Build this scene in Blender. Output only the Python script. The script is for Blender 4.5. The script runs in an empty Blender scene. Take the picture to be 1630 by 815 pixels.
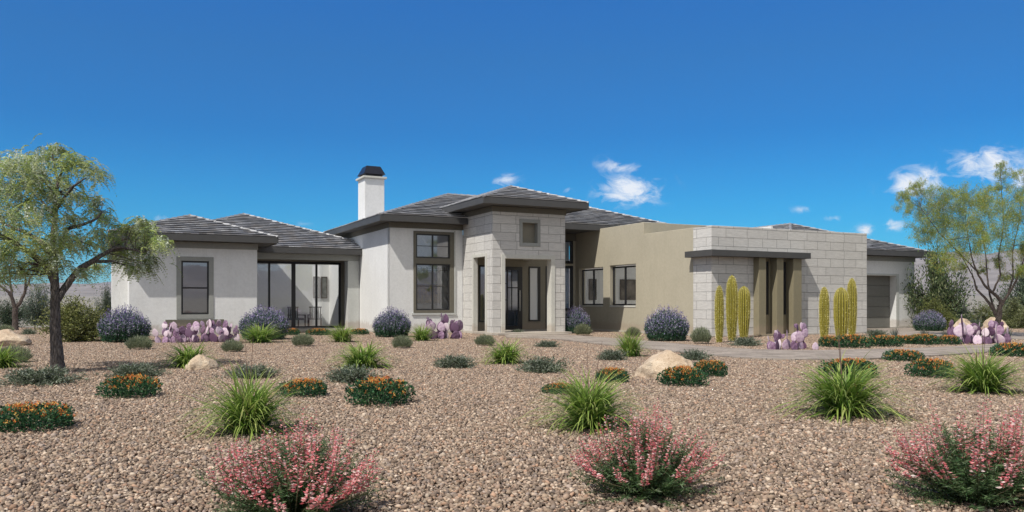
import bpy, math, random
import numpy as np
from mathutils import Vector, Matrix, noise

random.seed(7)
RNG = np.random.default_rng(11)
SC = bpy.context.scene
COL = SC.collection
R = math.radians

# ------------------------------------------------------------------ frame of the site
FPX, HZ, EYE = 1298.0, 482.0, 1.4          # focal length / horizon in photo pixels, eye height in m
O = (-0.839, 34.9)
UX = (0.8971, 0.4419)
VX = (-0.4419, 0.8971)
HROT = math.atan2(UX[1], UX[0])


def W(u, v, z=0.0):
    return Vector((O[0] + UX[0] * u + VX[0] * v, O[1] + UX[1] * u + VX[1] * v, z))


def G(px, py):
    """point on the ground seen at a photo pixel"""
    d = EYE * FPX / (py - HZ)
    return Vector(((px - 815) / FPX * d, d, 0.0))


def P3(px, py, d):
    return Vector(((px - 815) / FPX * d, d, EYE + (HZ - py) / FPX * d))


# ------------------------------------------------------------------ materials
def srgb(r, g, b):
    f = lambda c: (c / 255 / 12.92) if c <= 10 else (((c / 255) + 0.055) / 1.055) ** 2.4
    return (f(r), f(g), f(b), 1)


def new_mat(name):
    m = bpy.data.materials.new(name)
    m.use_nodes = True
    nt = m.node_tree
    return m, nt, nt.nodes['Principled BSDF']


def nd(nt, typ, **kw):
    n = nt.nodes.new(typ)
    for k, v in kw.items():
        if k.startswith('i_'):
            n.inputs[k[2:].replace('_', ' ')].default_value = v
        else:
            setattr(n, k, v)
    return n


def ramp(nt, fac, stops):
    r = nt.nodes.new('ShaderNodeValToRGB')
    el = r.color_ramp.elements
    el[0].position, el[0].color = stops[0]
    el[1].position, el[1].color = stops[-1]
    for p, c in stops[1:-1]:
        e = el.new(p)
        e.color = c
    nt.links.new(fac, r.inputs[0])
    return r.outputs[0]


def noisetex(nt, vec, scale, detail=4, rough=0.55):
    n = nd(nt, 'ShaderNodeTexNoise')
    n.inputs['Scale'].default_value = scale
    n.inputs['Detail'].default_value = detail
    n.inputs['Roughness'].default_value = rough
    if vec is not None:
        nt.links.new(vec, n.inputs['Vector'])
    return n.outputs['Fac']


def bump(nt, bs, h, strength, dist):
    b = nd(nt, 'ShaderNodeBump')
    b.inputs['Strength'].default_value = strength
    b.inputs['Distance'].default_value = dist
    nt.links.new(h, b.inputs['Height'])
    nt.links.new(b.outputs[0], bs.inputs['Normal'])
    return b


def c4(c, k=1.0):
    return (c[0] * k, c[1] * k, c[2] * k, 1)


def plaster(name, col, var=0.1, bscale=55, bstr=0.5, rough=0.92, streak=False):
    m, nt, bs = new_mat(name)
    tc = nd(nt, 'ShaderNodeTexCoord').outputs['Object']
    n1 = noisetex(nt, tc, 0.7, 5)
    c = ramp(nt, n1, [(0.3, c4(col, 1 - var)), (0.7, c4(col, 1 + var))])
    n3 = noisetex(nt, tc, 9.0, 6, 0.7)
    mx = nd(nt, 'ShaderNodeMixRGB', blend_type='MULTIPLY')
    mx.inputs[0].default_value = 0.35
    nt.links.new(c, mx.inputs[1])
    nt.links.new(ramp(nt, n3, [(0.3, (0.72, 0.72, 0.72, 1)), (0.6, (1, 1, 1, 1))]), mx.inputs[2])
    mp = nd(nt, 'ShaderNodeMapping'); mp.inputs['Scale'].default_value = (2.6, 2.6, 0.16); nt.links.new(tc, mp.inputs[0])
    n4 = noisetex(nt, mp.outputs[0], 1.6, 7, 0.7)
    st = nd(nt, 'ShaderNodeMixRGB', blend_type='MULTIPLY'); st.inputs[0].default_value = 0.22
    nt.links.new(mx.outputs[0], st.inputs[1])
    nt.links.new(ramp(nt, n4, [(0.32, (0.80, 0.79, 0.76, 1)), (0.52, (1, 1, 1, 1))]), st.inputs[2])
    # dusty splash where gravel soil is thrown against the foot of the wall
    sz = nd(nt, 'ShaderNodeSeparateXYZ'); nt.links.new(tc, sz.inputs[0])
    hh = nd(nt, 'ShaderNodeMath', operation='MULTIPLY_ADD'); nt.links.new(noisetex(nt, tc, 4, 5, .7), hh.inputs[0]); hh.inputs[1].default_value = -0.7; nt.links.new(sz.outputs[2], hh.inputs[2])
    sp = nd(nt, 'ShaderNodeMixRGB'); nt.links.new(ramp(nt, hh.outputs[0], [(0.0, (.42, .42, .42, 1)), (0.18, (0, 0, 0, 1))]), sp.inputs[0])
    nt.links.new(st.outputs[0], sp.inputs[1]); sp.inputs[2].default_value = (0.36, 0.27, 0.20, 1)
    nt.links.new(sp.outputs[0], bs.inputs['Base Color'])
    bs.inputs['Roughness'].default_value = rough
    n2 = noisetex(nt, tc, bscale, 4, 0.6)
    bump(nt, bs, n2, bstr, 0.012)
    return m


def simple(name, col, rough=0.6, metal=0.0, spec=0.5, var=0.08, scale=6.0, bstr=0.1):
    m, nt, bs = new_mat(name)
    tc = nd(nt, 'ShaderNodeTexCoord').outputs['Object']
    n1 = noisetex(nt, tc, scale, 5)
    nt.links.new(ramp(nt, n1, [(0.3, c4(col, 1 - var)), (0.7, c4(col, 1 + var))]), bs.inputs['Base Color'])
    bs.inputs['Roughness'].default_value = rough
    bs.inputs['Metallic'].default_value = metal
    bs.inputs['Specular IOR Level'].default_value = spec
    if bstr:
        bump(nt, bs, noisetex(nt, tc, scale * 6, 3), bstr, 0.004)
    return m


def stone_mat():
    m, nt, bs = new_mat('stone_block_cladding')
    uv = nd(nt, 'ShaderNodeTexCoord').outputs['UV']
    oc = nd(nt, 'ShaderNodeTexCoord').outputs['Object']
    br = nd(nt, 'ShaderNodeTexBrick')
    br.offset = 0.5
    br.offset_frequency = 2
    br.squash = 0.7
    br.squash_frequency = 2
    br.inputs['Scale'].default_value = 1.0
    br.inputs['Brick Width'].default_value = 1.12
    br.inputs['Row Height'].default_value = 0.37
    br.inputs['Mortar Size'].default_value = 0.0075
    br.inputs['Mortar Smooth'].default_value = 0.15
    br.inputs['Bias'].default_value = 0.0
    br.inputs['Color1'].default_value = (0.60, 0.58, 0.545, 1)
    br.inputs['Color2'].default_value = (0.68, 0.66, 0.62, 1)
    br.inputs['Mortar'].default_value = (0.19, 0.18, 0.165, 1)
    nt.links.new(uv, br.inputs['Vector'])
    mp = nd(nt, 'ShaderNodeMapping')
    mp.inputs['Scale'].default_value = (1.5, 9, 1)
    nt.links.new(uv, mp.inputs[0])
    n1 = noisetex(nt, mp.outputs[0], 2.2, 8, 0.68)
    mx = nd(nt, 'ShaderNodeMixRGB', blend_type='MULTIPLY')
    mx.inputs[0].default_value = 0.8
    nt.links.new(br.outputs['Color'], mx.inputs[1])
    nt.links.new(ramp(nt, n1, [(0.3, (0.74, 0.735, 0.73, 1)), (0.65, (1.05, 1.05, 1.05, 1))]), mx.inputs[2])
    nt.links.new(mx.outputs[0], bs.inputs['Base Color'])
    bs.inputs['Roughness'].default_value = 0.9
    ad = nd(nt, 'ShaderNodeMath', operation='MULTIPLY_ADD')
    nt.links.new(br.outputs['Fac'], ad.inputs[0])
    ad.inputs[1].default_value = -1.3
    nt.links.new(n1, ad.inputs[2])
    bump(nt, bs, ad.outputs[0], 0.7, 0.012)
    return m


def attr_mat(name, rough=0.6, spec=0.4, trans=0.0, bscale=0, bstr=0.3, var=0.0, bdist=0.01):
    """colour comes from the mesh's own colour attribute (leaf, tile or stone colour)"""
    m, nt, bs = new_mat(name)
    at = nd(nt, 'ShaderNodeAttribute')
    at.attribute_name = 'Col'
    colr = at.outputs['Color']
    if var:
        oc = nd(nt, 'ShaderNodeTexCoord').outputs['Object']
        mx = nd(nt, 'ShaderNodeMixRGB', blend_type='MULTIPLY')
        mx.inputs[0].default_value = 1
        nt.links.new(colr, mx.inputs[1])
        nt.links.new(ramp(nt, noisetex(nt, oc, 14, 5, 0.65), [(0.3, (1 - var,) * 3 + (1,)), (0.68, (1 + var,) * 3 + (1,))]), mx.inputs[2])
        colr = mx.outputs[0]
    nt.links.new(colr, bs.inputs['Base Color'])
    bs.inputs['Roughness'].default_value = rough
    bs.inputs['Specular IOR Level'].default_value = spec
    if bscale:
        oc = nd(nt, 'ShaderNodeTexCoord').outputs['Object']
        bump(nt, bs, noisetex(nt, oc, bscale, 4), bstr, bdist)
    if trans:
        tr = nd(nt, 'ShaderNodeBsdfTranslucent')
        nt.links.new(colr, tr.inputs['Color'])
        mix = nd(nt, 'ShaderNodeMixShader')
        mix.inputs[0].default_value = trans
        nt.links.new(bs.outputs[0], mix.inputs[1])
        nt.links.new(tr.outputs[0], mix.inputs[2])
        nt.links.new(mix.outputs[0], nt.nodes['Material Output'].inputs['Surface'])
    return m


def glass_mat(name, refl=0.22, tint=(0.9, 0.93, 0.95), wob=0.15):
    m, nt, bs = new_mat(name)
    nt.nodes.remove(bs)
    tr = nd(nt, 'ShaderNodeBsdfTransparent')
    tr.inputs[0].default_value = tint + (1,)
    gl = nd(nt, 'ShaderNodeBsdfGlossy')
    gl.inputs['Roughness'].default_value = 0.02
    gl.inputs['Color'].default_value = (0.95, 0.96, 1, 1)
    oc = nd(nt, 'ShaderNodeTexCoord').outputs['Object']
    b = nd(nt, 'ShaderNodeBump')
    b.inputs['Strength'].default_value = wob
    b.inputs['Distance'].default_value = 0.01
    nt.links.new(noisetex(nt, oc, 1.3, 2), b.inputs['Height'])
    nt.links.new(b.outputs[0], gl.inputs['Normal'])
    mix = nd(nt, 'ShaderNodeMixShader')
    fr = nd(nt, 'ShaderNodeFresnel')
    fr.inputs[0].default_value = 1.5
    ad = nd(nt, 'ShaderNodeMath', operation='ADD', use_clamp=True)
    ad.inputs[1].default_value = refl
    nt.links.new(fr.outputs[0], ad.inputs[0])
    nt.links.new(ad.outputs[0], mix.inputs[0])
    nt.links.new(tr.outputs[0], mix.inputs[1])
    nt.links.new(gl.outputs[0], mix.inputs[2])
    nt.links.new(mix.outputs[0], nt.nodes['Material Output'].inputs['Surface'])
    return m


def paver_mat():
    m, nt, bs = new_mat('paver_path_surface')
    oc = nd(nt, 'ShaderNodeTexCoord').outputs['Object']
    br = nd(nt, 'ShaderNodeTexBrick')
    br.inputs['Scale'].default_value = 1
    br.inputs['Brick Width'].default_value = 0.42
    br.inputs['Row Height'].default_value = 0.22
    br.inputs['Mortar Size'].default_value = 0.008
    br.inputs['Color1'].default_value = (0.26, 0.215, 0.175, 1)
    br.inputs['Color2'].default_value = (0.41, 0.345, 0.285, 1)
    br.inputs['Mortar'].default_value = (0.17, 0.15, 0.13, 1)
    nt.links.new(oc, br.inputs['Vector'])
    n = noisetex(nt, oc, 1.2, 8, 0.7)
    mx = nd(nt, 'ShaderNodeMixRGB', blend_type='MULTIPLY')
    mx.inputs[0].default_value = 0.8
    nt.links.new(br.outputs['Color'], mx.inputs[1])
    nt.links.new(ramp(nt, n, [(0.3, (0.7, 0.7, 0.7, 1)), (0.7, (1.15, 1.13, 1.1, 1))]), mx.inputs[2])
    nt.links.new(mx.outputs[0], bs.inputs['Base Color'])
    bs.inputs['Roughness'].default_value = 0.9
    bump(nt, bs, br.outputs['Fac'], -0.4, 0.01)
    return m


def ground_mat():
    m, nt, bs = new_mat('desert_ground')
    oc = nd(nt, 'ShaderNodeTexCoord').outputs['Object']
    ge = nd(nt, 'ShaderNodeNewGeometry').outputs['Position']
    sx = nd(nt, 'ShaderNodeSeparateXYZ')
    nt.links.new(ge, sx.inputs[0])
    ln = nd(nt, 'ShaderNodeVectorMath', operation='LENGTH')
    nt.links.new(ge, ln.inputs[0])
    # gravel soil close by
    vo = nd(nt, 'ShaderNodeTexVoronoi')
    vo.inputs['Scale'].default_value = 24
    nt.links.new(oc, vo.inputs['Vector'])
    near = ramp(nt, vo.outputs['Distance'], [(0.0, (0.22, 0.16, 0.12, 1)), (0.6, (0.06, 0.043, 0.032, 1))])
    # pale desert plain further out
    n1 = noisetex(nt, oc, 0.05, 8, 0.65)
    n2 = noisetex(nt, oc, 0.9, 8, 0.75)
    plain = ramp(nt, n1, [(0.35, (0.24, 0.215, 0.18, 1)), (0.65, (0.36, 0.325, 0.28, 1))])
    scrub = nd(nt, 'ShaderNodeMixRGB')
    nt.links.new(ramp(nt, n2, [(0.5, (0, 0, 0, 1)), (0.62, (0.75, 0.75, 0.75, 1))]), scrub.inputs[0])
    nt.links.new(plain, scrub.inputs[1])
    scrub.inputs[2].default_value = (0.15, 0.15, 0.10, 1)
    # rock of the hills
    mpg = nd(nt, 'ShaderNodeMapping')
    mpg.inputs['Scale'].default_value = (0.004, 0.004, 0.012)
    nt.links.new(ge, mpg.inputs[0])
    n3 = noisetex(nt, mpg.outputs[0], 3.0, 12, 0.72)
    rock = ramp(nt, n3, [(0.35, (0.17, 0.145, 0.13, 1)), (0.5, (0.25, 0.215, 0.19, 1)), (0.68, (0.34, 0.30, 0.27, 1))])
    f1 = ramp_range(nt, ln.outputs['Value'], 44, 52)
    f2 = ramp_range(nt, ln.outputs['Value'], 900, 1700)
    a = nd(nt, 'ShaderNodeMixRGB')
    nt.links.new(f1, a.inputs[0]); nt.links.new(near, a.inputs[1]); nt.links.new(scrub.outputs[0], a.inputs[2])
    b = nd(nt, 'ShaderNodeMixRGB')
    nt.links.new(f2, b.inputs[0]); nt.links.new(a.outputs[0], b.inputs[1]); nt.links.new(rock, b.inputs[2])
    nt.links.new(b.outputs[0], bs.inputs['Base Color'])
    bs.inputs['Roughness'].default_value = 0.95
    bs.inputs['Specular IOR Level'].default_value = 0.1
    bump(nt, bs, vo.outputs['Distance'], -0.5, 0.02)
    return m


def ramp_range(nt, val, a, b):
    mr = nd(nt, 'ShaderNodeMapRange')
    mr.inputs['From Min'].default_value = a
    mr.inputs['From Max'].default_value = b
    nt.links.new(val, mr.inputs['Value'])
    return mr.outputs['Result']


def bark_mat(name, c1, c2, sc=14):
    m, nt, bs = new_mat(name)
    oc = nd(nt, 'ShaderNodeTexCoord').outputs['Object']
    mp = nd(nt, 'ShaderNodeMapping')
    mp.inputs['Scale'].default_value = (1, 1, 0.18)
    nt.links.new(oc, mp.inputs[0])
    n = noisetex(nt, mp.outputs[0], sc * 2, 8, 0.7)
    vo = nd(nt, 'ShaderNodeTexVoronoi', feature='DISTANCE_TO_EDGE')
    vo.inputs['Scale'].default_value = sc * 2.2
    nt.links.new(mp.outputs[0], vo.inputs['Vector'])
    ad = nd(nt, 'ShaderNodeMath', operation='MULTIPLY_ADD')
    nt.links.new(vo.outputs['Distance'], ad.inputs[0])
    ad.inputs[1].default_value = 1.2
    nt.links.new(n, ad.inputs[2])
    nt.links.new(ramp(nt, ad.outputs[0], [(0.4, c4(c1)), (0.85, c4(c2))]), bs.inputs['Base Color'])
    bs.inputs['Roughness'].default_value = 0.95
    bump(nt, bs, ad.outputs[0], 1.0, 0.03)
    return m


def boulder_mat():
    m, nt, bs = new_mat('granite_boulder')
    oc = nd(nt, 'ShaderNodeTexCoord').outputs['Object']
    n = noisetex(nt, oc, 3, 10, 0.7)
    n2 = noisetex(nt, oc, 45, 4, 0.7)
    mx = nd(nt, 'ShaderNodeMixRGB', blend_type='MULTIPLY')
    mx.inputs[0].default_value = 0.8
    nt.links.new(ramp(nt, n, [(0.3, (0.42, 0.30, 0.20, 1)), (0.55, (0.62, 0.49, 0.35, 1)), (0.72, (0.72, 0.62, 0.48, 1))]), mx.inputs[1])
    nt.links.new(ramp(nt, n2, [(0.35, (0.55, 0.5, 0.46, 1)), (0.5, (1, 1, 1, 1))]), mx.inputs[2])
    nt.links.new(mx.outputs[0], bs.inputs['Base Color'])
    bs.inputs['Roughness'].default_value = 0.92
    bump(nt, bs, n, 0.8, 0.08)
    return m


def pad_mat():
    m, nt, bs = new_mat('purple_cactus_skin')
    oc = nd(nt, 'ShaderNodeTexCoord').outputs['Object']
    n = noisetex(nt, oc, 4, 5)
    oi = nd(nt, 'ShaderNodeObjectInfo')
    ad = nd(nt, 'ShaderNodeMath', operation='ADD')
    ms = nd(nt, 'ShaderNodeMath', operation='MULTIPLY_ADD')
    nt.links.new(oi.outputs['Random'], ms.inputs[0])
    ms.inputs[1].default_value = 1.0
    ms.inputs[2].default_value = -0.62
    nt.links.new(ms.outputs[0], ad.inputs[0])
    nt.links.new(n, ad.inputs[1])
    base = ramp(nt, ad.outputs[0], [(0.12, (0.13, 0.065, 0.12, 1)), (0.38, (0.36, 0.22, 0.33, 1)), (0.62, (0.58, 0.43, 0.53, 1)), (0.85, (0.70, 0.58, 0.62, 1))])
    vo = nd(nt, 'ShaderNodeTexVoronoi')
    vo.inputs['Scale'].default_value = 16
    nt.links.new(oc, vo.inputs['Vector'])
    mx = nd(nt, 'ShaderNodeMixRGB')
    nt.links.new(ramp(nt, vo.outputs['Distance'], [(0.06, (0.8, 0.8, 0.8, 1)), (0.14, (0, 0, 0, 1))]), mx.inputs[0])
    nt.links.new(base, mx.inputs[1])
    mx.inputs[2].default_value = (0.30, 0.16, 0.20, 1)
    nt.links.new(mx.outputs[0], bs.inputs['Base Color'])
    bs.inputs['Roughness'].default_value = 0.6
    bump(nt, bs, n, 0.3, 0.02)
    return m


M = {}
M['white'] = plaster('off_white_stucco', (0.80, 0.80, 0.78), 0.04, 60, 0.55)
M['tan'] = plaster('tan_stucco', (0.47, 0.425, 0.32), 0.05, 60, 0.35)
M['trimwhite'] = plaster('smooth_stucco_trim', (0.55, 0.56, 0.53), 0.04, 90, 0.15)
M['cream'] = plaster('cream_trim', (0.60, 0.59, 0.53), 0.04, 90, 0.15)
M['fin'] = plaster('olive_fin_stucco', (0.26, 0.228, 0.145), 0.05, 90, 0.15, 0.85)
M['olive'] = plaster('olive_painted_trim', (0.155, 0.142, 0.108), 0.05, 90, 0.1, 0.8)
M['olivewall'] = plaster('olive_stucco', (0.27, 0.245, 0.185), 0.05, 90, 0.15, 0.85)
M['greytrim'] = plaster('grey_stucco_trim', (0.33, 0.335, 0.31), 0.05, 90, 0.15)
M['fascia'] = simple('charcoal_fascia_metal', (0.075, 0.073, 0.070), 0.55, 0, 0.4, 0.08, 3)
M['soffit'] = simple('dark_soffit', (0.10, 0.095, 0.085), 0.8)
M['frame'] = simple('black_window_frame', (0.022, 0.021, 0.021), 0.4, 0, 0.5)
M['stone'] = stone_mat()
M['tile'] = attr_mat('concrete_roof_tile', 0.42, 0.6, 0, 40, 0.3)
M['glass'] = glass_mat('window_glass', 0.20)
M['officeglass'] = glass_mat('office_glass', 0.12)
M['glassdim'] = glass_mat('patio_glass', 0.17)
M['inner'] = simple('interior_wall_paint', (0.85, 0.84, 0.81), 0.9, 0, 0.2, 0.03)
M['floor_in'] = simple('interior_floor', (0.60, 0.56, 0.50), 0.5, 0, 0.4, 0.08)
M['dark'] = simple('dark_void_paint', (0.03, 0.03, 0.03), 0.9)
M['wood'] = simple('dark_wood', (0.10, 0.075, 0.055), 0.55)
M['fabric'] = simple('grey_upholstery', (0.30, 0.29, 0.27), 0.95)
M['art'] = simple('ochre_canvas', (0.40, 0.24, 0.08), 0.9, 0, 0.2, 0.6, 5)
M['art2'] = simple('grey_print', (0.20, 0.20, 0.18), 0.9, 0, 0.2, 0.5, 4)
M['swirl'] = simple('dark_swirl_print', (0.16, 0.14, 0.12), 0.8, 0, 0.2, 0.95, 1.6)
M['garage'] = simple('garage_door_paint', (0.165, 0.16, 0.14), 0.6, 0, 0.4, 0.05)
M['concrete'] = plaster('pale_concrete', (0.46, 0.44, 0.39), 0.08, 30, 0.2)
M['capmetal'] = simple('black_chimney_metal', (0.02, 0.021, 0.03), 0.35, 0.3, 0.5)
M['frost'] = simple('frosted_white_pane', (0.78, 0.80, 0.80), 0.25, 0, 0.6, 0.02, 2, 0)
M['lamp'] = simple('dark_iron', (0.04, 0.035, 0.03), 0.5, 0.5)
M['paver'] = paver_mat()
M['ground'] = ground_mat()
M['bark'] = bark_mat('grey_brown_bark', (0.035, 0.028, 0.024), (0.19, 0.16, 0.14))
M['bark2'] = bark_mat('dark_thin_bark', (0.03, 0.022, 0.018), (0.17, 0.13, 0.11), 22)
M['leaf'] = attr_mat('leaf_blades', 0.5, 0.35, 0.35)
M['treeleaf'] = attr_mat('tree_leaflets', 0.5, 0.35, 0.48)
M['petal'] = attr_mat('flower_petals', 0.7, 0.2, 0.35)
M['pebble'] = attr_mat('gravel_stones', 0.85, 0.3, 0, 0)
M['boulder'] = boulder_mat()
M['pad'] = pad_mat()
M['cardon'] = attr_mat('yellow_green_cactus_skin', 0.55, 0.4, 0, 50, 0.4)
M['spine'] = simple('pale_cactus_spines', (0.70, 0.62, 0.28), 0.6)


# ------------------------------------------------------------------ tagging
def tag(o, label=None, cat=None, group=None, kind=None):
    if label: o['label'] = label
    if cat: o['category'] = cat
    if group: o['group'] = group
    if kind: o['kind'] = kind
    return o


def link(name, me, mats, parent=None):
    o = bpy.data.objects.new(name, me)
    for m in (mats if isinstance(mats, (list, tuple)) else [mats]):
        me.materials.append(m)
    COL.objects.link(o)
    if parent is not None:
        o.parent = parent
    return o


def empty(name, loc=(0, 0, 0), rz=0.0, parent=None):
    o = bpy.data.objects.new(name, None)
    o.empty_display_size = 0.3
    COL.objects.link(o)
    o.location = loc
    o.rotation_euler = (0, 0, rz)
    if parent is not None:
        o.parent = parent
    return o


# ------------------------------------------------------------------ small mesh builder
class MB:
    def __init__(s):
        s.v, s.f, s.c, s.m = [], [], [], []

    def face(s, pts, col=(1, 1, 1), mi=0):
        b = len(s.v)
        s.v.extend([tuple(p) for p in pts])
        s.f.append(tuple(range(b, b + len(pts))))
        s.c.append(col)
        s.m.append(mi)

    def box(s, a, b, mi=0, col=(1, 1, 1)):
        x0, y0, z0 = min(a[0], b[0]), min(a[1], b[1]), min(a[2], b[2])
        x1, y1, z1 = max(a[0], b[0]), max(a[1], b[1]), max(a[2], b[2])
        q = [(x0, y0, z0), (x1, y0, z0), (x1, y1, z0), (x0, y1, z0), (x0, y0, z1), (x1, y0, z1), (x1, y1, z1), (x0, y1, z1)]
        for f in ((0, 3, 2, 1), (4, 5, 6, 7), (0, 1, 5, 4), (1, 2, 6, 5), (2, 3, 7, 6), (3, 0, 4, 7)):
            s.face([q[i] for i in f], col, mi)

    def panel(s, axis, c, t, a0, a1, z0, z1, holes=(), mi=0):
        """wall of thickness t: axis 'v' -> spans u, front face at v=c ; axis 'u' -> spans v, front at u=c"""
        As = sorted({a0, a1, *[h[0] for h in holes], *[h[1] for h in holes]})
        Zs = sorted({z0, z1, *[h[2] for h in holes], *[h[3] for h in holes]})
        As = [x for x in As if a0 <= x <= a1]
        Zs = [x for x in Zs if z0 <= x <= z1]

        def solid(i, j):
            if i < 0 or j < 0 or i >= len(As) - 1 or j >= len(Zs) - 1:
                return False
            ma, mz = (As[i] + As[i + 1]) / 2, (Zs[j] + Zs[j + 1]) / 2
            return not any(h[0] < ma < h[1] and h[2] < mz < h[3] for h in holes)

        def P(a, d, z):
            return (a, c + d, z) if axis == 'v' else (c + d, a, z)
        for i in range(len(As) - 1):
            for j in range(len(Zs) - 1):
                if not solid(i, j):
                    continue
                x0, x1, y0, y1 = As[i], As[i + 1], Zs[j], Zs[j + 1]
                s.face([P(x0, 0, y0), P(x1, 0, y0), P(x1, 0, y1), P(x0, 0, y1)], mi=mi)
                s.face([P(x0, t, y0), P(x0, t, y1), P(x1, t, y1), P(x1, t, y0)], mi=mi)
                if not solid(i - 1, j): s.face([P(x0, 0, y0), P(x0, 0, y1), P(x0, t, y1), P(x0, t, y0)], mi=mi)
                if not solid(i + 1, j): s.face([P(x1, 0, y0), P(x1, t, y0), P(x1, t, y1), P(x1, 0, y1)], mi=mi)
                if not solid(i, j - 1): s.face([P(x0, 0, y0), P(x0, t, y0), P(x1, t, y0), P(x1, 0, y0)], mi=mi)
                if not solid(i, j + 1): s.face([P(x0, 0, y1), P(x1, 0, y1), P(x1, t, y1), P(x0, t, y1)], mi=mi)

    def build(s, name, mats, parent=None, bevel=0.0):
        me = bpy.data.meshes.new(name)
        me.from_pydata(s.v, [], s.f)
        me.polygons.foreach_set('material_index', s.m)
        ca = me.color_attributes.new('Col', 'FLOAT_COLOR', 'CORNER')
        arr = []
        for f, c in zip(s.f, s.c):
            arr.extend([c[0], c[1], c[2], 1.0] * len(f))
        ca.data.foreach_set('color', arr)
        uv = me.uv_layers.new(name='UVMap')
        me.update()
        buf = []
        for p in me.polygons:
            n = p.normal
            ax = abs(n.x); ay = abs(n.y); az = abs(n.z)
            for vi in p.vertices:
                x, y, z = s.v[vi]
                buf.extend((x, y) if az > ax and az > ay else ((y + 0.31, z) if ax > ay else (x, z)))
        uv.data.foreach_set('uv', buf)
        o = link(name, me, mats, parent)
        import bmesh
        bm = bmesh.new()
        bm.from_mesh(me)
        bmesh.ops.remove_doubles(bm, verts=bm.verts, dist=0.0004)
        bmesh.ops.recalc_face_normals(bm, faces=bm.faces)
        bm.to_mesh(me)
        bm.free()
        if bevel:
            mo = o.modifiers.new('edge', 'BEVEL')
            mo.width = bevel
            mo.segments = 2
            mo.limit_method = 'ANGLE'
            mo.angle_limit = R(40)
        return o


def npmesh(name, V, Fc, C, mat, parent=None, smooth=False, mi=None):
    """V (n,3), Fc (m,k) all same size, C (n,3) vertex colours"""
    V = np.asarray(V, np.float32); Fc = np.asarray(Fc, np.int32)
    me = bpy.data.meshes.new(name)
    k = Fc.shape[1]
    me.vertices.add(len(V)); me.loops.add(Fc.size); me.polygons.add(len(Fc))
    me.vertices.foreach_set('co', V.ravel())
    me.loops.foreach_set('vertex_index', Fc.ravel())
    me.polygons.foreach_set('loop_start', np.arange(0, Fc.size, k, dtype=np.int32))
    if smooth:
        me.polygons.foreach_set('use_smooth', np.ones(len(Fc), bool))
    if mi is not None:
        me.polygons.foreach_set('material_index', np.asarray(mi, np.int32))
    if C is not None:
        C = np.asarray(C, np.float32)
        ca = me.color_attributes.new('Col', 'FLOAT_COLOR', 'POINT')
        C4 = np.ones((len(V), 4), np.float32)
        C4[:, :3] = C
        ca.data.foreach_set('color', C4.ravel())
    me.update(calc_edges=True)
    me.validate()
    return link(name, me, mat, parent)


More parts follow.
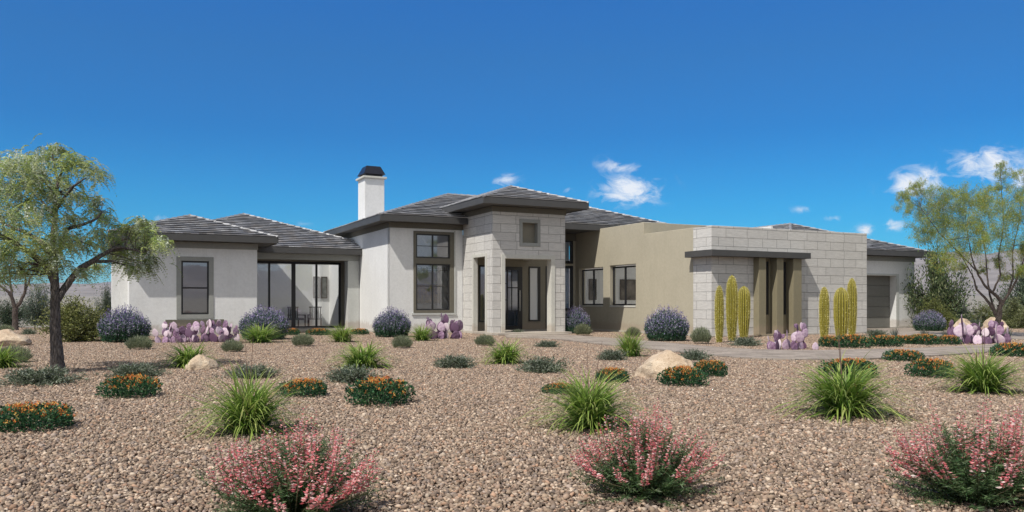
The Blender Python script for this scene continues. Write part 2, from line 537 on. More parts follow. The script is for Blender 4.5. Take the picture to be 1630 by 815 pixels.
class NB:
    """gathers numpy quads"""
    def __init__(s): s.V, s.F, s.C, s.n = [], [], [], 0

    def add(s, V, Fc, C):
        V = np.asarray(V, float).reshape(-1, 3)
        s.V.append(V); s.F.append(np.asarray(Fc) + s.n); s.n += len(V)
        C = np.asarray(C, float)
        if C.ndim == 1: C = np.repeat(C[None], len(V), 0)
        s.C.append(C)

    def leaves(s, p, d, l, w, c):
        """diamond shaped leaves: base p, direction d, length l, width w, colour c per leaf"""
        n = len(p)
        if n == 0: return
        d = d / (np.linalg.norm(d, axis=1, keepdims=True) + 1e-9)
        r = RNG.normal(size=(n, 3))
        sd = np.cross(d, r); sd /= np.linalg.norm(sd, axis=1, keepdims=True) + 1e-9
        nm = np.cross(d, sd)
        l = np.broadcast_to(np.asarray(l, float), (n,))[:, None]; w = np.broadcast_to(np.asarray(w, float), (n,))[:, None]
        mid = p + d * l * 0.45 + nm * l * 0.06
        V = np.stack([p, mid + sd * w / 2, p + d * l, mid - sd * w / 2], 1)
        Fc = np.arange(4 * n).reshape(n, 4)
        c = np.asarray(c, float)
        if c.ndim == 1: c = np.repeat(c[None], n, 0)
        s.add(V.reshape(-1, 3), Fc, np.repeat(c, 4, 0))

    def blades(s, p, az, el, L, w, droop, c, K=5, tip=None, bw=1.0):
        """arching blades"""
        n = len(p)
        t = np.linspace(0, 1, K + 1)
        e = el[:, None] - droop[:, None] * t[None] ** 1.3
        st = (L / K)[:, None]
        hx = np.cumsum(np.cos(e) * st, 1) - np.cos(e) * st
        hz = np.cumsum(np.sin(e) * st, 1) - np.sin(e) * st
        ctr = np.stack([p[:, 0:1] + hx * np.cos(az)[:, None], p[:, 1:2] + hx * np.sin(az)[:, None], p[:, 2:3] + hz], 2)
        ctr[:, :, 2] = np.maximum(ctr[:, :, 2], 0.01)
        tw = RNG.normal(0, 0.5, n)
        sd = np.stack([-np.sin(az + tw), np.cos(az + tw), 0 * az], 1)[:, None, :]
        wd = (w[:, None] * (np.minimum(1, bw + 3 * t)[None]) * (1 - t[None] ** 2.2 * 0.93))[:, :, None] / 2
        V = np.stack([ctr - sd * wd, ctr + sd * wd], 2)          # n,K+1,2,3
        idx = np.arange(n * (K + 1) * 2).reshape(n, K + 1, 2)
        Fc = np.stack([idx[:, :-1, 0], idx[:, 1:, 0], idx[:, 1:, 1], idx[:, :-1, 1]], 2).reshape(-1, 4)
        c = np.asarray(c, float)
        if c.ndim == 1: c = np.repeat(c[None], n, 0)
        cc = np.repeat(c[:, None, :], K + 1, 1)
        if tip is not None:
            tt = (t ** 2)[None, :, None]
            cc = cc * (1 - tt) + np.asarray(tip)[None, None, :] * tt
        s.add(V.reshape(-1, 3), Fc, np.repeat(cc.reshape(-1, 3), 2, 0))

    def tube(s, pts, rad, k=6, col=(1, 1, 1)):
        pts = np.asarray(pts, float); n = len(pts)
        rad = np.broadcast_to(np.asarray(rad, float), (n,))
        tg = np.gradient(pts, axis=0); tg /= np.linalg.norm(tg, axis=1, keepdims=True) + 1e-9
        ref = np.array([0.3, 0.9, 0.2]) if abs(tg[0] @ np.array([0.3, 0.9, 0.2])) < 0.9 else np.array([1.0, 0, 0])
        V = []
        for i in range(n):
            a = np.cross(tg[i], ref); a /= np.linalg.norm(a) + 1e-9
            b = np.cross(tg[i], a)
            an = np.arange(k) * 2 * math.pi / k
            V.append(pts[i] + rad[i] * (np.cos(an)[:, None] * a + np.sin(an)[:, None] * b))
        idx = np.arange(n * k).reshape(n, k)
        Fc = np.stack([idx[:-1], idx[1:], np.roll(idx[1:], -1, 1), np.roll(idx[:-1], -1, 1)], 2).reshape(-1, 4)
        s.add(np.concatenate(V), Fc, np.asarray(col, float))

    def build(s, name, mat, parent=None, smooth=False):
        return npmesh(name, np.concatenate(s.V), np.concatenate(s.F), np.concatenate(s.C), mat, parent, smooth)


def jit(c, n, a=0.25, hue=0.08):
    """n colours varied around c"""
    c = np.asarray(c, float)
    k = np.clip(1 + RNG.normal(0, a, n), 0.35, 2.0)[:, None]
    return np.clip(c[None] * k * (1 + RNG.normal(0, hue, (n, 3))), 0.003, 0.95)


def pick(cols, n, a=0.18, pr=None):
    cols = np.asarray(cols, float)
    i = RNG.choice(len(cols), n, p=pr)
    return np.clip(cols[i] * np.clip(1 + RNG.normal(0, a, n), 0.4, 1.8)[:, None], 0.003, 0.95)


# ------------------------------------------------------------------ HOUSE (local axes: x = along the front, y = back)
house = empty('house', W(0, 0, 0), HROT)
tag(house, 'single storey house of off-white stucco and grey stone block with low tiled hip roofs', 'house')


def hp(name, mb, mats, parent=None, bevel=0.0, label=None):
    if name == 'pane':      # one sheet of glass per opening: keep only the outer face of each thin box
        keep = MB()
        for i in range(0, len(mb.f), 6):
            a, b = mb.v[mb.f[i + 1][0]], mb.v[mb.f[i + 1][2]]
            j = i + (2 if abs(a[1] - b[1]) < abs(a[0] - b[0]) else 5)
            keep.face([mb.v[q] for q in mb.f[j]])
        mb = keep
    o = mb.build(name, mats, parent if parent is not None else house, bevel)
    if label: o['label'] = label
    return o


# --- walls
# tall living block: left side and front
mb = MB()
mb.panel('u', -3.54, 0.3, 3.24, 11.3, 0, 4.76)
mb.panel('v', 3.24, 0.3, -3.54, 0.0, 0, 4.76, [(-2.38, -0.50, 0.98, 4.60)])
hp('wall', mb, M['white'], bevel=0.02, label='tall off-white stucco wall of the living room')
mb = MB()
mb.box((-3.60, 3.16, 0.0), (-0.03, 3.235, 0.10)); mb.box((-3.60, 3.235, 0), (-3.545, 9.0, 0.10))
hp('foundation', mb, M['cream'])
mb = MB()
mb.box((-3.575, 3.205, 4.76), (-0.01, 3.50, 4.995)); mb.box((-3.575, 3.50, 4.76), (-3.3, 13.0, 4.995))
hp('frieze', mb, M['olive'])
# window in tall wall
win = MB()
win.panel('v', 3.20, 0.12, -2.42, -0.46, 0.94, 4.645, [(-2.30, -0.66, 1.06, 3.17), (-2.30, -0.66, 3.43, 4.53)])
wobj = hp('window', win, M['olive'], bevel=0.006, label='tall two part window in a wide olive surround')
f = MB()
for za, zb, rail in ((1.06, 3.17, 2.16), (3.43, 4.53, 3.98)):
    f.panel('v', 3.255, 0.07, -2.30, -0.66, za, zb, [(-2.235, -1.52, za + .065, zb - .065), (-1.455, -0.725, za + .065, zb - .065)])
    f.box((-2.235, 3.262, rail - .014), (-0.725, 3.29, rail + .014))
hp('frame', f, M['frame'], wobj)
g = MB(); g.box((-2.26, 3.285, 1.08), (-0.7, 3.292, 3.15)); g.box((-2.26, 3.285, 3.45), (-0.7, 3.292, 4.51))
hp('pane', g, M['glass'], wobj)
mb = MB()
mb.box((-2.50, 3.19, 0.85), (-0.36, 3.235, 0.935)); mb.box((-0.455, 3.19, 0.935), (-0.40, 3.235, 4.70))
hp('sill', mb, M['trimwhite'], wobj)

# portico
mb = MB()
mb.panel('v', 0.0, 0.32, 0.0, 3.587, 0.10, 5.32, [(0.52, 2.95, 0.10, 3.38), (1.38, 2.24, 3.93, 4.99)])
mb.panel('u', 0.0, 0.16, 0.32, 3.24, 0.10, 5.32, [(0.64, 2.06, 0.10, 3.46)])
mb.panel('u', 3.267, 0.32, 0.32, 3.70, 0.10, 5.32, [(0.68, 3.60, 0.10, 3.46)])
hp('portico', mb, M['stone'], bevel=0.008, label='stone block entry portico with a small square niche')
for a, b in (((-.04, -.045, 0), (.64, .40, .10)), ((2.82, -.045, 0), (3.627, .40, .10)), ((-0.04, 2.0, 0), (0.20, 3.15, 0.10)), ((-0.04, 0.402, 0), (0.20, 0.70, 0.10))):
    mb = MB(); mb.box(a, b); hp('foundation', mb, M['cream'])
mb = MB()   # trims round the openings
mb.panel('v', -0.03, 0.40, 0.42, 3.06, 0.10, 3.50, [(0.60, 2.86, 0.10, 3.32)])
mb.panel('u', -0.03, 0.22, 0.56, 2.14, 0.10, 3.56, [(0.72, 1.98, 0.10, 3.42)])
hp('opening_trim', mb, M['cream'], bevel=0.006)
mb = MB()
mb.panel('v', -0.03, 0.30, 1.30, 2.32, 3.86, 5.06, [(1.44, 2.18, 4.02, 4.90)])
o = hp('niche', mb, M['greytrim'], bevel=0.006)
mb = MB(); mb.box((1.30, 0.275, 3.86), (2.32, 0.31, 5.06)); hp('niche_back', mb, M['olivewall'], o)
mb = MB()
mb.box((-0.035, -0.035, 5.32), (3.622, 0.34, 5.55)); mb.box((-0.035, 0.34, 5.32), (0.3, 4.4, 5.55)); mb.box((3.3, 0.34, 5.32), (3.622, 4.8, 5.55))
hp('frieze', mb, M['olive'])
mb = MB()   # ceiling of portico and entry
mb.box((0.33, 0.38, 3.50), (3.26, 3.50, 3.56)); mb.box((3.26, 0.75, 3.50), (3.58, 3.58, 3.56))
hp('portico_ceiling', mb, M['olivewall'])
mb = MB()   # entry wall
mb.panel('v', 3.50, 0.22, 0.33, 5.0, 0.12, 5.0, [(0.95, 1.28, 0.52, 3.14), (1.85, 3.20, 0.12, 3.13), (3.60, 4.15, 0.54, 3.12)])
mb.panel('u', 4.80, 0.2, 3.72, 5.0, 0.12, 5.0)
hp('wall', mb, M['olivewall'], label='olive stucco entry wall around the front door')
mb = MB()
mb.panel('v', 5.0, 0.22, 5.0, 7.09, 0.0, 4.99, [(6.05, 6.86, 1.05, 3.25), (6.05, 6.86, 3.50, 4.62)])
hp('wall', mb, M['tan'], label='recessed tan stucco wall right of the portico')
mb = MB(); mb.box((4.8, 4.93, 4.62), (7.08, 4.995, 4.99)); hp('frieze', mb, M['olive'])
for za, zb in ((1.05, 3.25), (3.50, 4.62)):
    f = MB(); f.panel('v', 4.97, 0.12, 5.98, 6.93, za - .07, zb + .07, [(6.12, 6.79, za + .07, zb - .07)])
    wo = hp('window', f, M['frame'])
    g = MB(); g.box((6.1, 5.03, za + .05), (6.82, 5.036, zb - .05)); hp('pane', g, M['glass'], wo)
# front door
f = MB()
f.panel('v', 3.46, 0.10, 1.85, 3.20, 0.12, 3.13, [(2.01, 2.38, 0.30, 2.97), (2.43, 2.98, 0.30, 0.98), (2.43, 2.98, 1.03, 2.10), (2.43, 2.98, 2.15, 2.97)])
door = hp('door', f, M['frame'], bevel=0.004, label='black steel entry door with uneven glass panes')
f = MB(); f.box((2.62, 3.475, 0.98), (2.655, 3.50, 2.97)); f.box((2.01, 3.475, 1.52), (2.38, 3.50, 1.555)); f.box((2.01, 3.475, 2.3), (2.38, 3.50, 2.335)); f.box((2.80, 3.475, 0.3), (2.83, 3.50, 1.0))
hp('glazing_bar', f, M['frame'], door)
g = MB(); g.box((2.0, 3.505, 0.28), (3.0, 3.512, 3.0)); hp('pane', g, M['glass'], door)
f = MB(); f.box((3.02, 3.39, 1.0), (3.055, 3.42, 2.0)); f.box((3.02, 3.42, 1.08), (3.055, 3.46, 1.12)); f.box((3.02, 3.42, 1.88), (3.055, 3.46, 1.92))
hp('handle', f, simple('brushed_steel', (0.5, 0.5, 0.5), 0.3, 1.0), door)
# sidelights
f = MB(); f.panel('v', 3.46, 0.10, 3.56, 4.19, 0.50, 3.16, [(3.62, 4.05, 0.57, 3.09)])
s1 = hp('sidelight', f, M['frame'], label='narrow frosted sidelight right of the door')
g = MB(); g.box((3.6, 3.50, 0.55), (4.07, 3.51, 3.1)); hp('pane', g, M['frost'], s1)
f = MB(); f.panel('v', 3.46, 0.10, 0.92, 1.31, 0.49, 3.17, [(0.99, 1.25, 0.56, 3.10)])
s2 = hp('sidelight', f, M['frame'], label='narrow clear sidelight left of the door')
g = MB(); g.box((0.97, 3.50, 0.54), (1.27, 3.51, 3.12)); hp('pane', g, M['glass'], s2)
f = MB(); f.panel('v', 3.47, 0.08, 4.50, 4.68, 0.14, 3.2); hp('door_post', f, M['frame'])
# entry slab
mb = MB(); mb.box((-0.02, -0.55, 0.02), (3.62, 3.7, 0.118)); mb.box((3.62, 0.7, 0.02), (4.78, 3.7, 0.117)); mb.box((0.5, -1.0, 0.0), (3.2, -0.55, 0.07))
hp('entry_slab', mb, M['concrete'], bevel=0.01)

# tan office block and stone garage front
mb = MB()
mb.panel('u', 7.09, 0.35, -4.57, -1.05, 0, 4.47, [(-0.43 - 1.0, -1.42, 1, 2)])
mb.v, mb.f, mb.c, mb.m = [], [], [], []
mb.panel('u', 7.09, 0.35, -4.57, -1.05, 0, 4.53)
mb.panel('u', 7.09, 0.35, -1.05, 5.22, 0, 5.07, [(-0.43, 1.75, 1.20, 3.20), (2.35, 4.62, 1.20, 3.16)])
mb.box((7.44, -1.05, 4.3), (12.0, -0.75, 5.07))
mb.box((12.5, -5.3, 4.1), (15.6, 5.0, 4.2))
hp('wall', mb, M['tan'], bevel=0.015, label='tan stucco side wall with two square windows')
mb = MB(); mb.box((7.02, -4.5, 0), (7.085, 4.95, 0.10)); hp('foundation', mb, M['cream'])
for a, b, zt in ((-0.43, 1.75, 3.20), (2.35, 4.62, 3.16)):
    fr = MB()
    fr.panel('u', 7.24, 0.07, a + .04, b - .04, 1.28, zt - .06, [(a + .12, (a + b) / 2 - .04, 1.35, zt - .13), ((a + b) / 2 + .04, b - .12, 1.35, zt - .13)])
    wo = hp('window', fr, M['frame'])
    g = MB(); g.box((7.27, a + .08, 1.30), (7.278, b - .08, zt - .08)); hp('pane', g, M['officeglass'], wo)
    g = MB(); g.box((7.07, a + .002, 1.195), (7.43, b - .002, 1.275)); hp('sill', g, M['cream'], wo)
mb = MB()
mb.panel('u', 7.085, 0.34, -5.38, -4.57, 0, 4.53)
mb.panel('v', -5.72, 0.34, 7.085, 15.99, 0, 4.53, [(9.42, 12.0, 0.06, 3.27)])
mb.panel('u', 15.65, 0.34, -5.38, 2.5, 0, 4.53)
hp('wall', mb, M['stone'], bevel=0.01, label='grey stone block garage wall with a flat parapet')
mb = MB(); mb.box((7.04, -5.77, 0.0), (15.7, -5.725, 0.07)); hp('foundation', mb, M['concrete'])
mb = MB()   # canopy
mb.box((6.70, -6.20, 3.27), (12.05, -5.725, 3.52)); mb.box((6.70, -5.725, 3.27), (7.08, -4.50, 3.52))
hp('canopy', mb, M['fascia'], bevel=0.008, label='thin charcoal canopy wrapping the stone corner')
mb = MB()
for a, b in ((9.30, 9.68), (10.28, 10.64), (11.20, 11.67)):
    mb.box((a, -6.05, 0.0), (b, -5.38, 3.268))
hp('pilaster', mb, M['fin'], bevel=0.008, label='three olive tan fins under the canopy')
mb = MB()
mb.panel('v', -5.66, 0.1, 9.42, 12.0, 0.0, 3.27, [(10.02, 10.21, 0.90, 3.14), (11.01, 11.21, 0.90, 3.14)])
mb.box((9.3, -6.2, 0.0), (11.75, -5.3, 0.10))
hp('fin_backing', mb, M['fin'])
for a in (10.02, 11.01):
    mb = MB(); mb.box((a - .03, -5.62, 0.85), (a + .24, -5.56, 3.2)); hp('slot_window', mb, M['frame'])

# right garage wing
mb = MB()
mb.panel('v', -0.10, 0.45, 15.99, 26.48, 0, 3.97, [(17.2, 24.95, 0.0, 2.92)])
mb.panel('u', 26.03, 0.45, 0.35, 9.8, 0, 3.97)
hp('wall', mb, M['white'], bevel=0.02, label='off-white stucco garage wing')
mb = MB(); mb.box((15.99, -0.135, 3.72), (26.51, -0.10, 3.99)); mb.box((26.48, -0.10, 3.72), (26.51, 9.8, 3.99))
hp('frieze', mb, M['greytrim'])
mb = MB(); mb.panel('v', -0.13, 0.03, 24.95, 25.15, 0.0, 3.02); mb.box((17.0, -0.13, 2.92), (24.95, -0.10, 3.02)); mb.box((25.15, -0.15, 0), (26.5, -0.10, 0.1))
hp('opening_trim', mb, M['trimwhite'])
mb = MB()
zz = 0.0
for i in range(5):
    mb.box((17.0, 0.30, zz + 0.012), (25.0, 0.36, zz + 0.578)); zz += 0.59
mb.box((17.0, 0.33, 0), (25.0, 0.37, 2.95))
gd = hp('garage_door', mb, M['garage'], bevel=0.006, label='dark olive grey panelled garage door')

# left bedroom wing
mb = MB()
mb.panel('v', 5.40, 0.35, -13.99, -8.88, 0, 3.97, [(-12.06, -10.80, 0.82, 3.26)])
mb.panel('u', -13.99, 0.35, 5.75, 7.4, 0, 3.97)
mb.panel('u', -9.23, 0.35, 5.75, 11.2, 0, 3.97)
mb.panel('v', 7.40, 0.35, -14.62, -13.99, 0, 3.97)
mb.panel('u', -14.62, 0.35, 7.75, 18, 0, 3.97)
hp('wall', mb, M['white'], bevel=0.02, label='off-white stucco bedroom wing at the left')
mb = MB(); mb.box((-14.02, 5.37, 3.72), (-8.85, 5.40, 3.99)); hp('frieze', mb, M['greytrim'])
mb = MB(); mb.box((-14.03, 5.35, 0.0), (-8.84, 5.395, 0.09)); hp('foundation', mb, M['cream'])
fr = MB()
fr.panel('v', 5.37, 0.14, -12.17, -10.69, 0.72, 3.36, [(-11.98, -10.88, 0.90, 3.18)])
wo = hp('window', fr, M['greytrim'], bevel=0.006, label='single hung bedroom window in a grey surround')
fr = MB()
fr.panel('v', 5.45, 0.07, -11.98, -10.88, 0.90, 3.18, [(-11.91, -10.95, 0.98, 2.0), (-11.91, -10.95, 2.07, 3.11)])
hp('frame', fr, M['frame'], wo)
g = MB(); g.box((-11.95, 5.485, 0.93), (-10.92, 5.492, 3.15)); hp('pane', g, glass_mat('bedroom_glass', 0.26, (0.8, 0.8, 0.86)), wo)
mb = MB(); mb.box((-12.60, 5.30, 0.42), (-10.28, 5.395, 0.69)); hp('sill', mb, M['olive'], wo)

# patio: beam, column, glass wall
mb = MB()
mb.box((-8.90, 8.05, 3.48), (-3.56, 8.45, 3.77)); hp('beam', mb, M['greytrim'], bevel=0.008)
mb = MB(); mb.box((-4.14, 8.06, 0.0), (-3.56, 8.6, 3.478)); hp('column', mb, M['trimwhite'], bevel=0.012)
mb = MB(); mb.box((-8.86, 8.0, 0.0), (-3.56, 11.2, 0.12)); hp('patio_slab', mb, M['concrete'], bevel=0.01)
fr = MB()
xs = [-9.0, -7.42, -6.22, -5.02, -3.80]
fr.box((-9.2, 10.98, 3.40), (-3.76, 11.06, 3.52)); fr.box((-9.2, 10.98, 0.12), (-3.76, 11.06, 0.19))
for x, w in ((-7.42, .05), (-6.20, .10), (-5.02, .05), (-3.80, .05)):
    fr.box((x - w, 10.97, 0.12), (x + w, 11.07, 3.5))
wo = hp('sliding_door', fr, M['frame'], label='black framed sliding glass wall of the patio')
g = MB(); g.box((-9.2, 11.02, 0.15), (-3.80, 11.026, 3.48)); hp('pane', g, M['glassdim'], wo)
mb = MB(); mb.panel('v', 11.0, 0.1, -9.2, -3.55, 3.52, 3.98); mb.box((-3.74, 11.0, 0.12), (-3.55, 11.1, 3.52)); hp('wall', mb, M['olivewall'], label='olive wall strip over the glass doors')

# rooms behind glass (left open at unseen sides to let daylight in)
mb = MB()
mb.box((-13.5, 11.2, 0.06), (-3.3, 14.6, 0.125), 1)
mb.box((-9.2, 14.5, 0.12), (-3.3, 14.6, 3.8), 0); mb.box((-13.6, 8.2, 0.12), (-9.25, 8.3, 3.9), 0); mb.box((-3.5, 11.1, 0.12), (-3.4, 14.5, 3.8), 0)
mb.box((-3.3, 7.2, 0.10), (7.0, 7.3, 4.9), 0); mb.box((-3.2, 3.6, 0.05), (7.0, 7.2, 0.11), 1)
mb.box((5.0, 6.2, 0.1), (7.4, 6.3, 5.6), 0) 
mb.box((7.46, 4.85, 0.1), (12.4, 4.95, 4.9), 0); mb.box((12.4, -3.5, 0.1), (12.5, 4.9, 4.9), 0); mb.box((7.5, -3.5, 0.02), (12.4, 4.85, 0.08), 1)
hp('interior_wall', mb, [M['inner'], M['floor_in']])
# ------------------------------------------------------------------ roofs
TILE_COLS = [(0.15, 0.155, 0.18), (0.20, 0.205, 0.23), (0.25, 0.255, 0.275), (0.125, 0.13, 0.155), (0.36, 0.36, 0.375), (0.22, 0.20, 0.19)]


def roof_face(mb, poly, e, sdir, org, course=0.35, tw=0.31):
    """poly: list of (a, s) in the face's own plane; e = eave direction, sdir = up-slope direction"""
    e = Vector(e); sdir = Vector(sdir); org = Vector(org)
    nrm = e.cross(sdir).normalized()
    if nrm.z < 0: nrm = -nrm

    def span(s):
        xs = []
        for i in range(len(poly)):
            (a0, s0), (a1, s1) = poly[i], poly[(i + 1) % len(poly)]
            if abs(s1 - s0) < 1e-9:
                if abs(s - s0) < 1e-6: xs += [a0, a1]
                continue
            t = (s - s0) / (s1 - s0)
            if -1e-6 <= t <= 1 + 1e-6: xs.append(a0 + t * (a1 - a0))
        return (min(xs), max(xs)) if xs else None
    smax = max(p[1] for p in poly)
    P = lambda a, s, h: org + e * a + sdir * s + nrm * h
    k = 0
    s = 0.0
    while s < smax - 0.02:
        s1 = min(s + course, smax)
        lo, hi = span(s + 1e-4), span(s1 - 1e-4)
        if not lo or not hi: break
        off = (k % 2) * tw * 0.5 + random.uniform(-.02, .02)
        a = math.floor(min(lo[0], hi[0]) / tw) * tw - off
        while a < max(lo[1], hi[1]):
            b = a + tw
            l0, l1 = max(a, lo[0]), min(b, lo[1]); h0, h1 = max(a, hi[0]), min(b, hi[1])
            if l1 > l0 or h1 > h0:
                l0, l1 = (l0, max(l0, l1)) if l1 > l0 else ((lo[1],) * 2 if a > lo[0] else (lo[0],) * 2)
                h0, h1 = (h0, max(h0, h1)) if h1 > h0 else ((hi[1],) * 2 if a > hi[0] else (hi[0],) * 2)
                c = random.choice(TILE_COLS)
                kk = random.uniform(0.8, 1.2)
                kk *= 1.55
                c = (c[0] * kk, c[1] * kk, c[2] * kk)
                hb = 0.085 + random.uniform(-.006, .008); ht = 0.006
                mb.face([P(l0, s, hb), P(l1, s, hb), P(h1, s1, ht), P(h0, s1, ht)], c)
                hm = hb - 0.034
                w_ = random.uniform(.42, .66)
                mb.face([P(l0, s, hm), P(l1, s, hm), P(l1, s, hb), P(l0, s, hb)], (w_, w_ * .99, w_ * .98))  # pale lip colour stands in for the sunlit tile edge
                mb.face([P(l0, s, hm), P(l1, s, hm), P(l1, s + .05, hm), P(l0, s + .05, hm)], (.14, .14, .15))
                mb.face([P(l0, s + .05, -0.03), P(l1, s + .05, -0.03), P(l1, s + .05, hm), P(l0, s + .05, hm)], (.12, .12, .13))  # gap faces coloured dark as the shadow line under the lip
            a = b
        s = s1
        k += 1


def hip_line(mb, p, q, r=0.075):
    p, q = Vector(p), Vector(q)
    d = (q - p); L = d.length; d.normalize()
    sd = d.cross(Vector((0, 0, 1))).normalized(); up = sd.cross(d)
    n = max(1, int(L / 0.36))
    for i in range(n):
        a = p + d * (L * i / n); b = p + d * (L * (i + 1) / n + 0.04)
        k = random.uniform(0.7, 1.1)
        c = (0.33 * k, 0.33 * k, 0.34 * k)
        ra, rb = r * 1.15, r * 0.9
        A = [a - sd * ra + up * 0.02, a - sd * ra * .5 + up * (.03 + ra * .7), a + sd * ra * .5 + up * (.03 + ra * .7), a + sd * ra + up * 0.02]
        B = [b - sd * rb + up * 0.02, b - sd * rb * .5 + up * (.015 + rb * .7), b + sd * rb * .5 + up * (.015 + rb * .7), b + sd * rb + up * 0.02]
        for j in range(3): mb.face([A[j], A[j + 1], B[j + 1], B[j]], c)
        mb.face(A, c)


def roof(x0, x1, y0, y1, z0, p, ridge='auto', clipx=None, label=None, fh=0.25, open_back=False):
    """hip roof over a rectangle; ridge along x, along y, or a point"""
    mb = MB(); cp = MB()
    w, dpt = x1 - x0, y1 - y0
    if ridge == 'y':          # ridge runs back along y, hip at front only
        h = w / 2; xm = (x0 + x1) / 2
        A, B = (xm, y0 + h), (xm, y1)
    elif dpt <= w:
        h = dpt / 2; A, B = (x0 + h, y0 + h), (x1 - h, y0 + h)
    else:
        h = w / 2; A, B = (x0 + h, y0 + h), (x0 + h, y1 - h)
    zt = z0 + p * h
    q = math.sqrt(1 + p * p)
    # front face
    if ridge != 'y' and dpt <= w:
        poly = [(0, 0), (w, 0), (w - h, h * q), (h, h * q)]
    else:
        poly = [(0, 0), (w, 0), (h, h * q)]
    if clipx is not None:      # cut the front face where it runs into a taller wall
        cx = clipx - x0
        sc = (w - cx) * q
        poly = [(0, 0), (cx, 0), (cx, sc), (h, h * q)]
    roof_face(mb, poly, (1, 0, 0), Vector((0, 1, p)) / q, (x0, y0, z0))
    # left face
    if ridge == 'y':
        polyL = [(0, 0), (dpt, 0), (dpt, h * q), (h, h * q)]
    elif dpt <= w:
        polyL = [(0, 0), (dpt, 0), (h, h * q)]
    else:
        polyL = [(0, 0), (dpt, 0), (dpt - h, h * q), (h, h * q)]
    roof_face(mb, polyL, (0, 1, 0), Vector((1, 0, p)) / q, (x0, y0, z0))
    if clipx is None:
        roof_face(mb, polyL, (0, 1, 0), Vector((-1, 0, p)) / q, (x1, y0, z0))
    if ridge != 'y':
        if not open_back:  # back slope left off, unseen from the front, to light the rooms
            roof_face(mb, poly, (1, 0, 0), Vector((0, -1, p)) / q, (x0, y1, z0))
    a3, b3 = (A[0], A[1], zt), (B[0], B[1], zt)
    hip_line(cp, (x0, y0, z0), a3)
    if ridge == 'y' or dpt > w:
        if clipx is None: hip_line(cp, (x1, y0, z0), a3)
        else:
            hip_line(cp, (clipx, y0 + (x1 - clipx), z0 + p * (x1 - clipx)), a3)
        hip_line(cp, a3, b3)
    else:
        hip_line(cp, (x1, y0, z0), b3); hip_line(cp, a3, b3)
    if ridge != 'y' and dpt > w:
        hip_line(cp, (x0, y1, z0), b3)
        if clipx is None: hip_line(cp, (x1, y1, z0), b3)
    elif ridge != 'y':
        hip_line(cp, (x0, y1, z0), a3); hip_line(cp, (x1, y1, z0), b3)
    ro = mb.build('roof', M['tile'], house)
    if label: ro['label'] = label
    cp.build('ridge_caps', M['tile'], ro)
    X1 = clipx if clipx is not None else x1
    fb = MB()
    t = 0.05
    fb.box((x0 - .02, y0 - .02, z0 - fh), (X1 + (.02 if clipx is None else 0), y0 + t, z0 + .012))
    fb.box((x0 - .02, y0 + t, z0 - fh), (x0 + t, y1, z0 + .012))
    if clipx is None: fb.box((X1 - t, y0 + t, z0 - fh), (X1 + .02, y1, z0 + .012))
    if ridge != 'y': fb.box((x0 + t, y1 - t, z0 - fh), (X1 - t, y1 + .02, z0 + .012))
    fb.build('fascia', M['fascia'], ro, 0.006)
    sb = MB(); ye = (y0 + (3.0 if clipx is None else 3.6)) if open_back else y1 - t
    sb.box((x0 + t, y0 + t, z0 - fh + .02), (X1 - (t if clipx is None else 0), ye, z0 - fh + .06))
    if open_back: sb.box((x0 + t, ye, z0 - fh + .02), (x0 + 1.6, y1 - t, z0 - fh + .06))
    sb.build('soffit', M['soffit'], ro)
    return ro


roof(-4.14, 12.9, 2.64, 13.0, 5.23, 0.344, open_back=True, label='main hip roof of grey tiles over the living block')
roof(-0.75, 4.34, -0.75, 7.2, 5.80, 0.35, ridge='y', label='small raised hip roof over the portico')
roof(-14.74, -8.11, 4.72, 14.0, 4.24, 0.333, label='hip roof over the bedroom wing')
roof(-14.53, -1.99, 7.6, 21.0, 4.0, 0.34, clipx=-3.545, open_back=True, label='wide hip roof over the patio')
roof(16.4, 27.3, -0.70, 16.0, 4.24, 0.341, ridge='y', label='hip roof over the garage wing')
# chimney
mb = MB(); mb.box((-3.54, 7.18, 4.8), (-2.54, 8.36, 7.5))
ch = hp('chimney', mb, M['white'], bevel=0.02, label='off-white stucco chimney')
mb = MB(); mb.box((-3.64, 7.08, 7.5), (-2.44, 8.46, 7.60)); hp('coping', mb, M['cream'], ch, 0.015)
mb = MB()
b0 = [(-3.58, 7.14), (-2.50, 7.14), (-2.50, 8.40), (-3.58, 8.40)]
b1 = [(-3.38, 7.40), (-2.68, 7.40), (-2.68, 8.14), (-3.38, 8.14)]
for k in range(4):
    mb.face([(*b0[k], 7.72), (*b0[(k + 1) % 4], 7.72), (*b1[(k + 1) % 4], 8.14), (*b1[k], 8.14)])
mb.face([(*b, 8.14) for b in b1]); mb.face([(*b, 7.72) for b in b0][::-1])
mb.box((-3.46, 7.26, 7.60), (-2.62, 8.28, 7.718))
hp('chimney_cap', mb, M['capmetal'], ch)


# ------------------------------------------------------------------ furniture seen through the glass
def chair(loc, rz, label):
    t = empty('lounge_chair', loc, rz); tag(t, label, 'chair', 'slatted chairs behind the patio glass')
    m = MB(); m.box((-.33, -.3, .36), (.33, .34, .46)); m.build('seat', M['fabric'], t, 0.02)
    m = MB()
    for k in range(6): m.box((-.30 + k * .11, .33, .46), (-.25 + k * .11, .37, 1.02))
    m.box((-.33, .32, 1.0), (.33, .38, 1.07)); m.build('backrest', M['wood'], t)
    for sx in (-1, 1):
        for sy in (-.28, .34):
            m = MB(); m.box((sx * .33 - .025, sy - .025, 0), (sx * .33 + .025, sy + .025, .60 if sy < 0 else .46)); m.build('leg', M['wood'], t)
        m = MB(); m.box((sx * .33 - .03, -.30, .60), (sx * .33 + .03, .36, .64)); m.build('armrest', M['wood'], t)
    return t


def hl(u, v, z): return W(u, v, z)


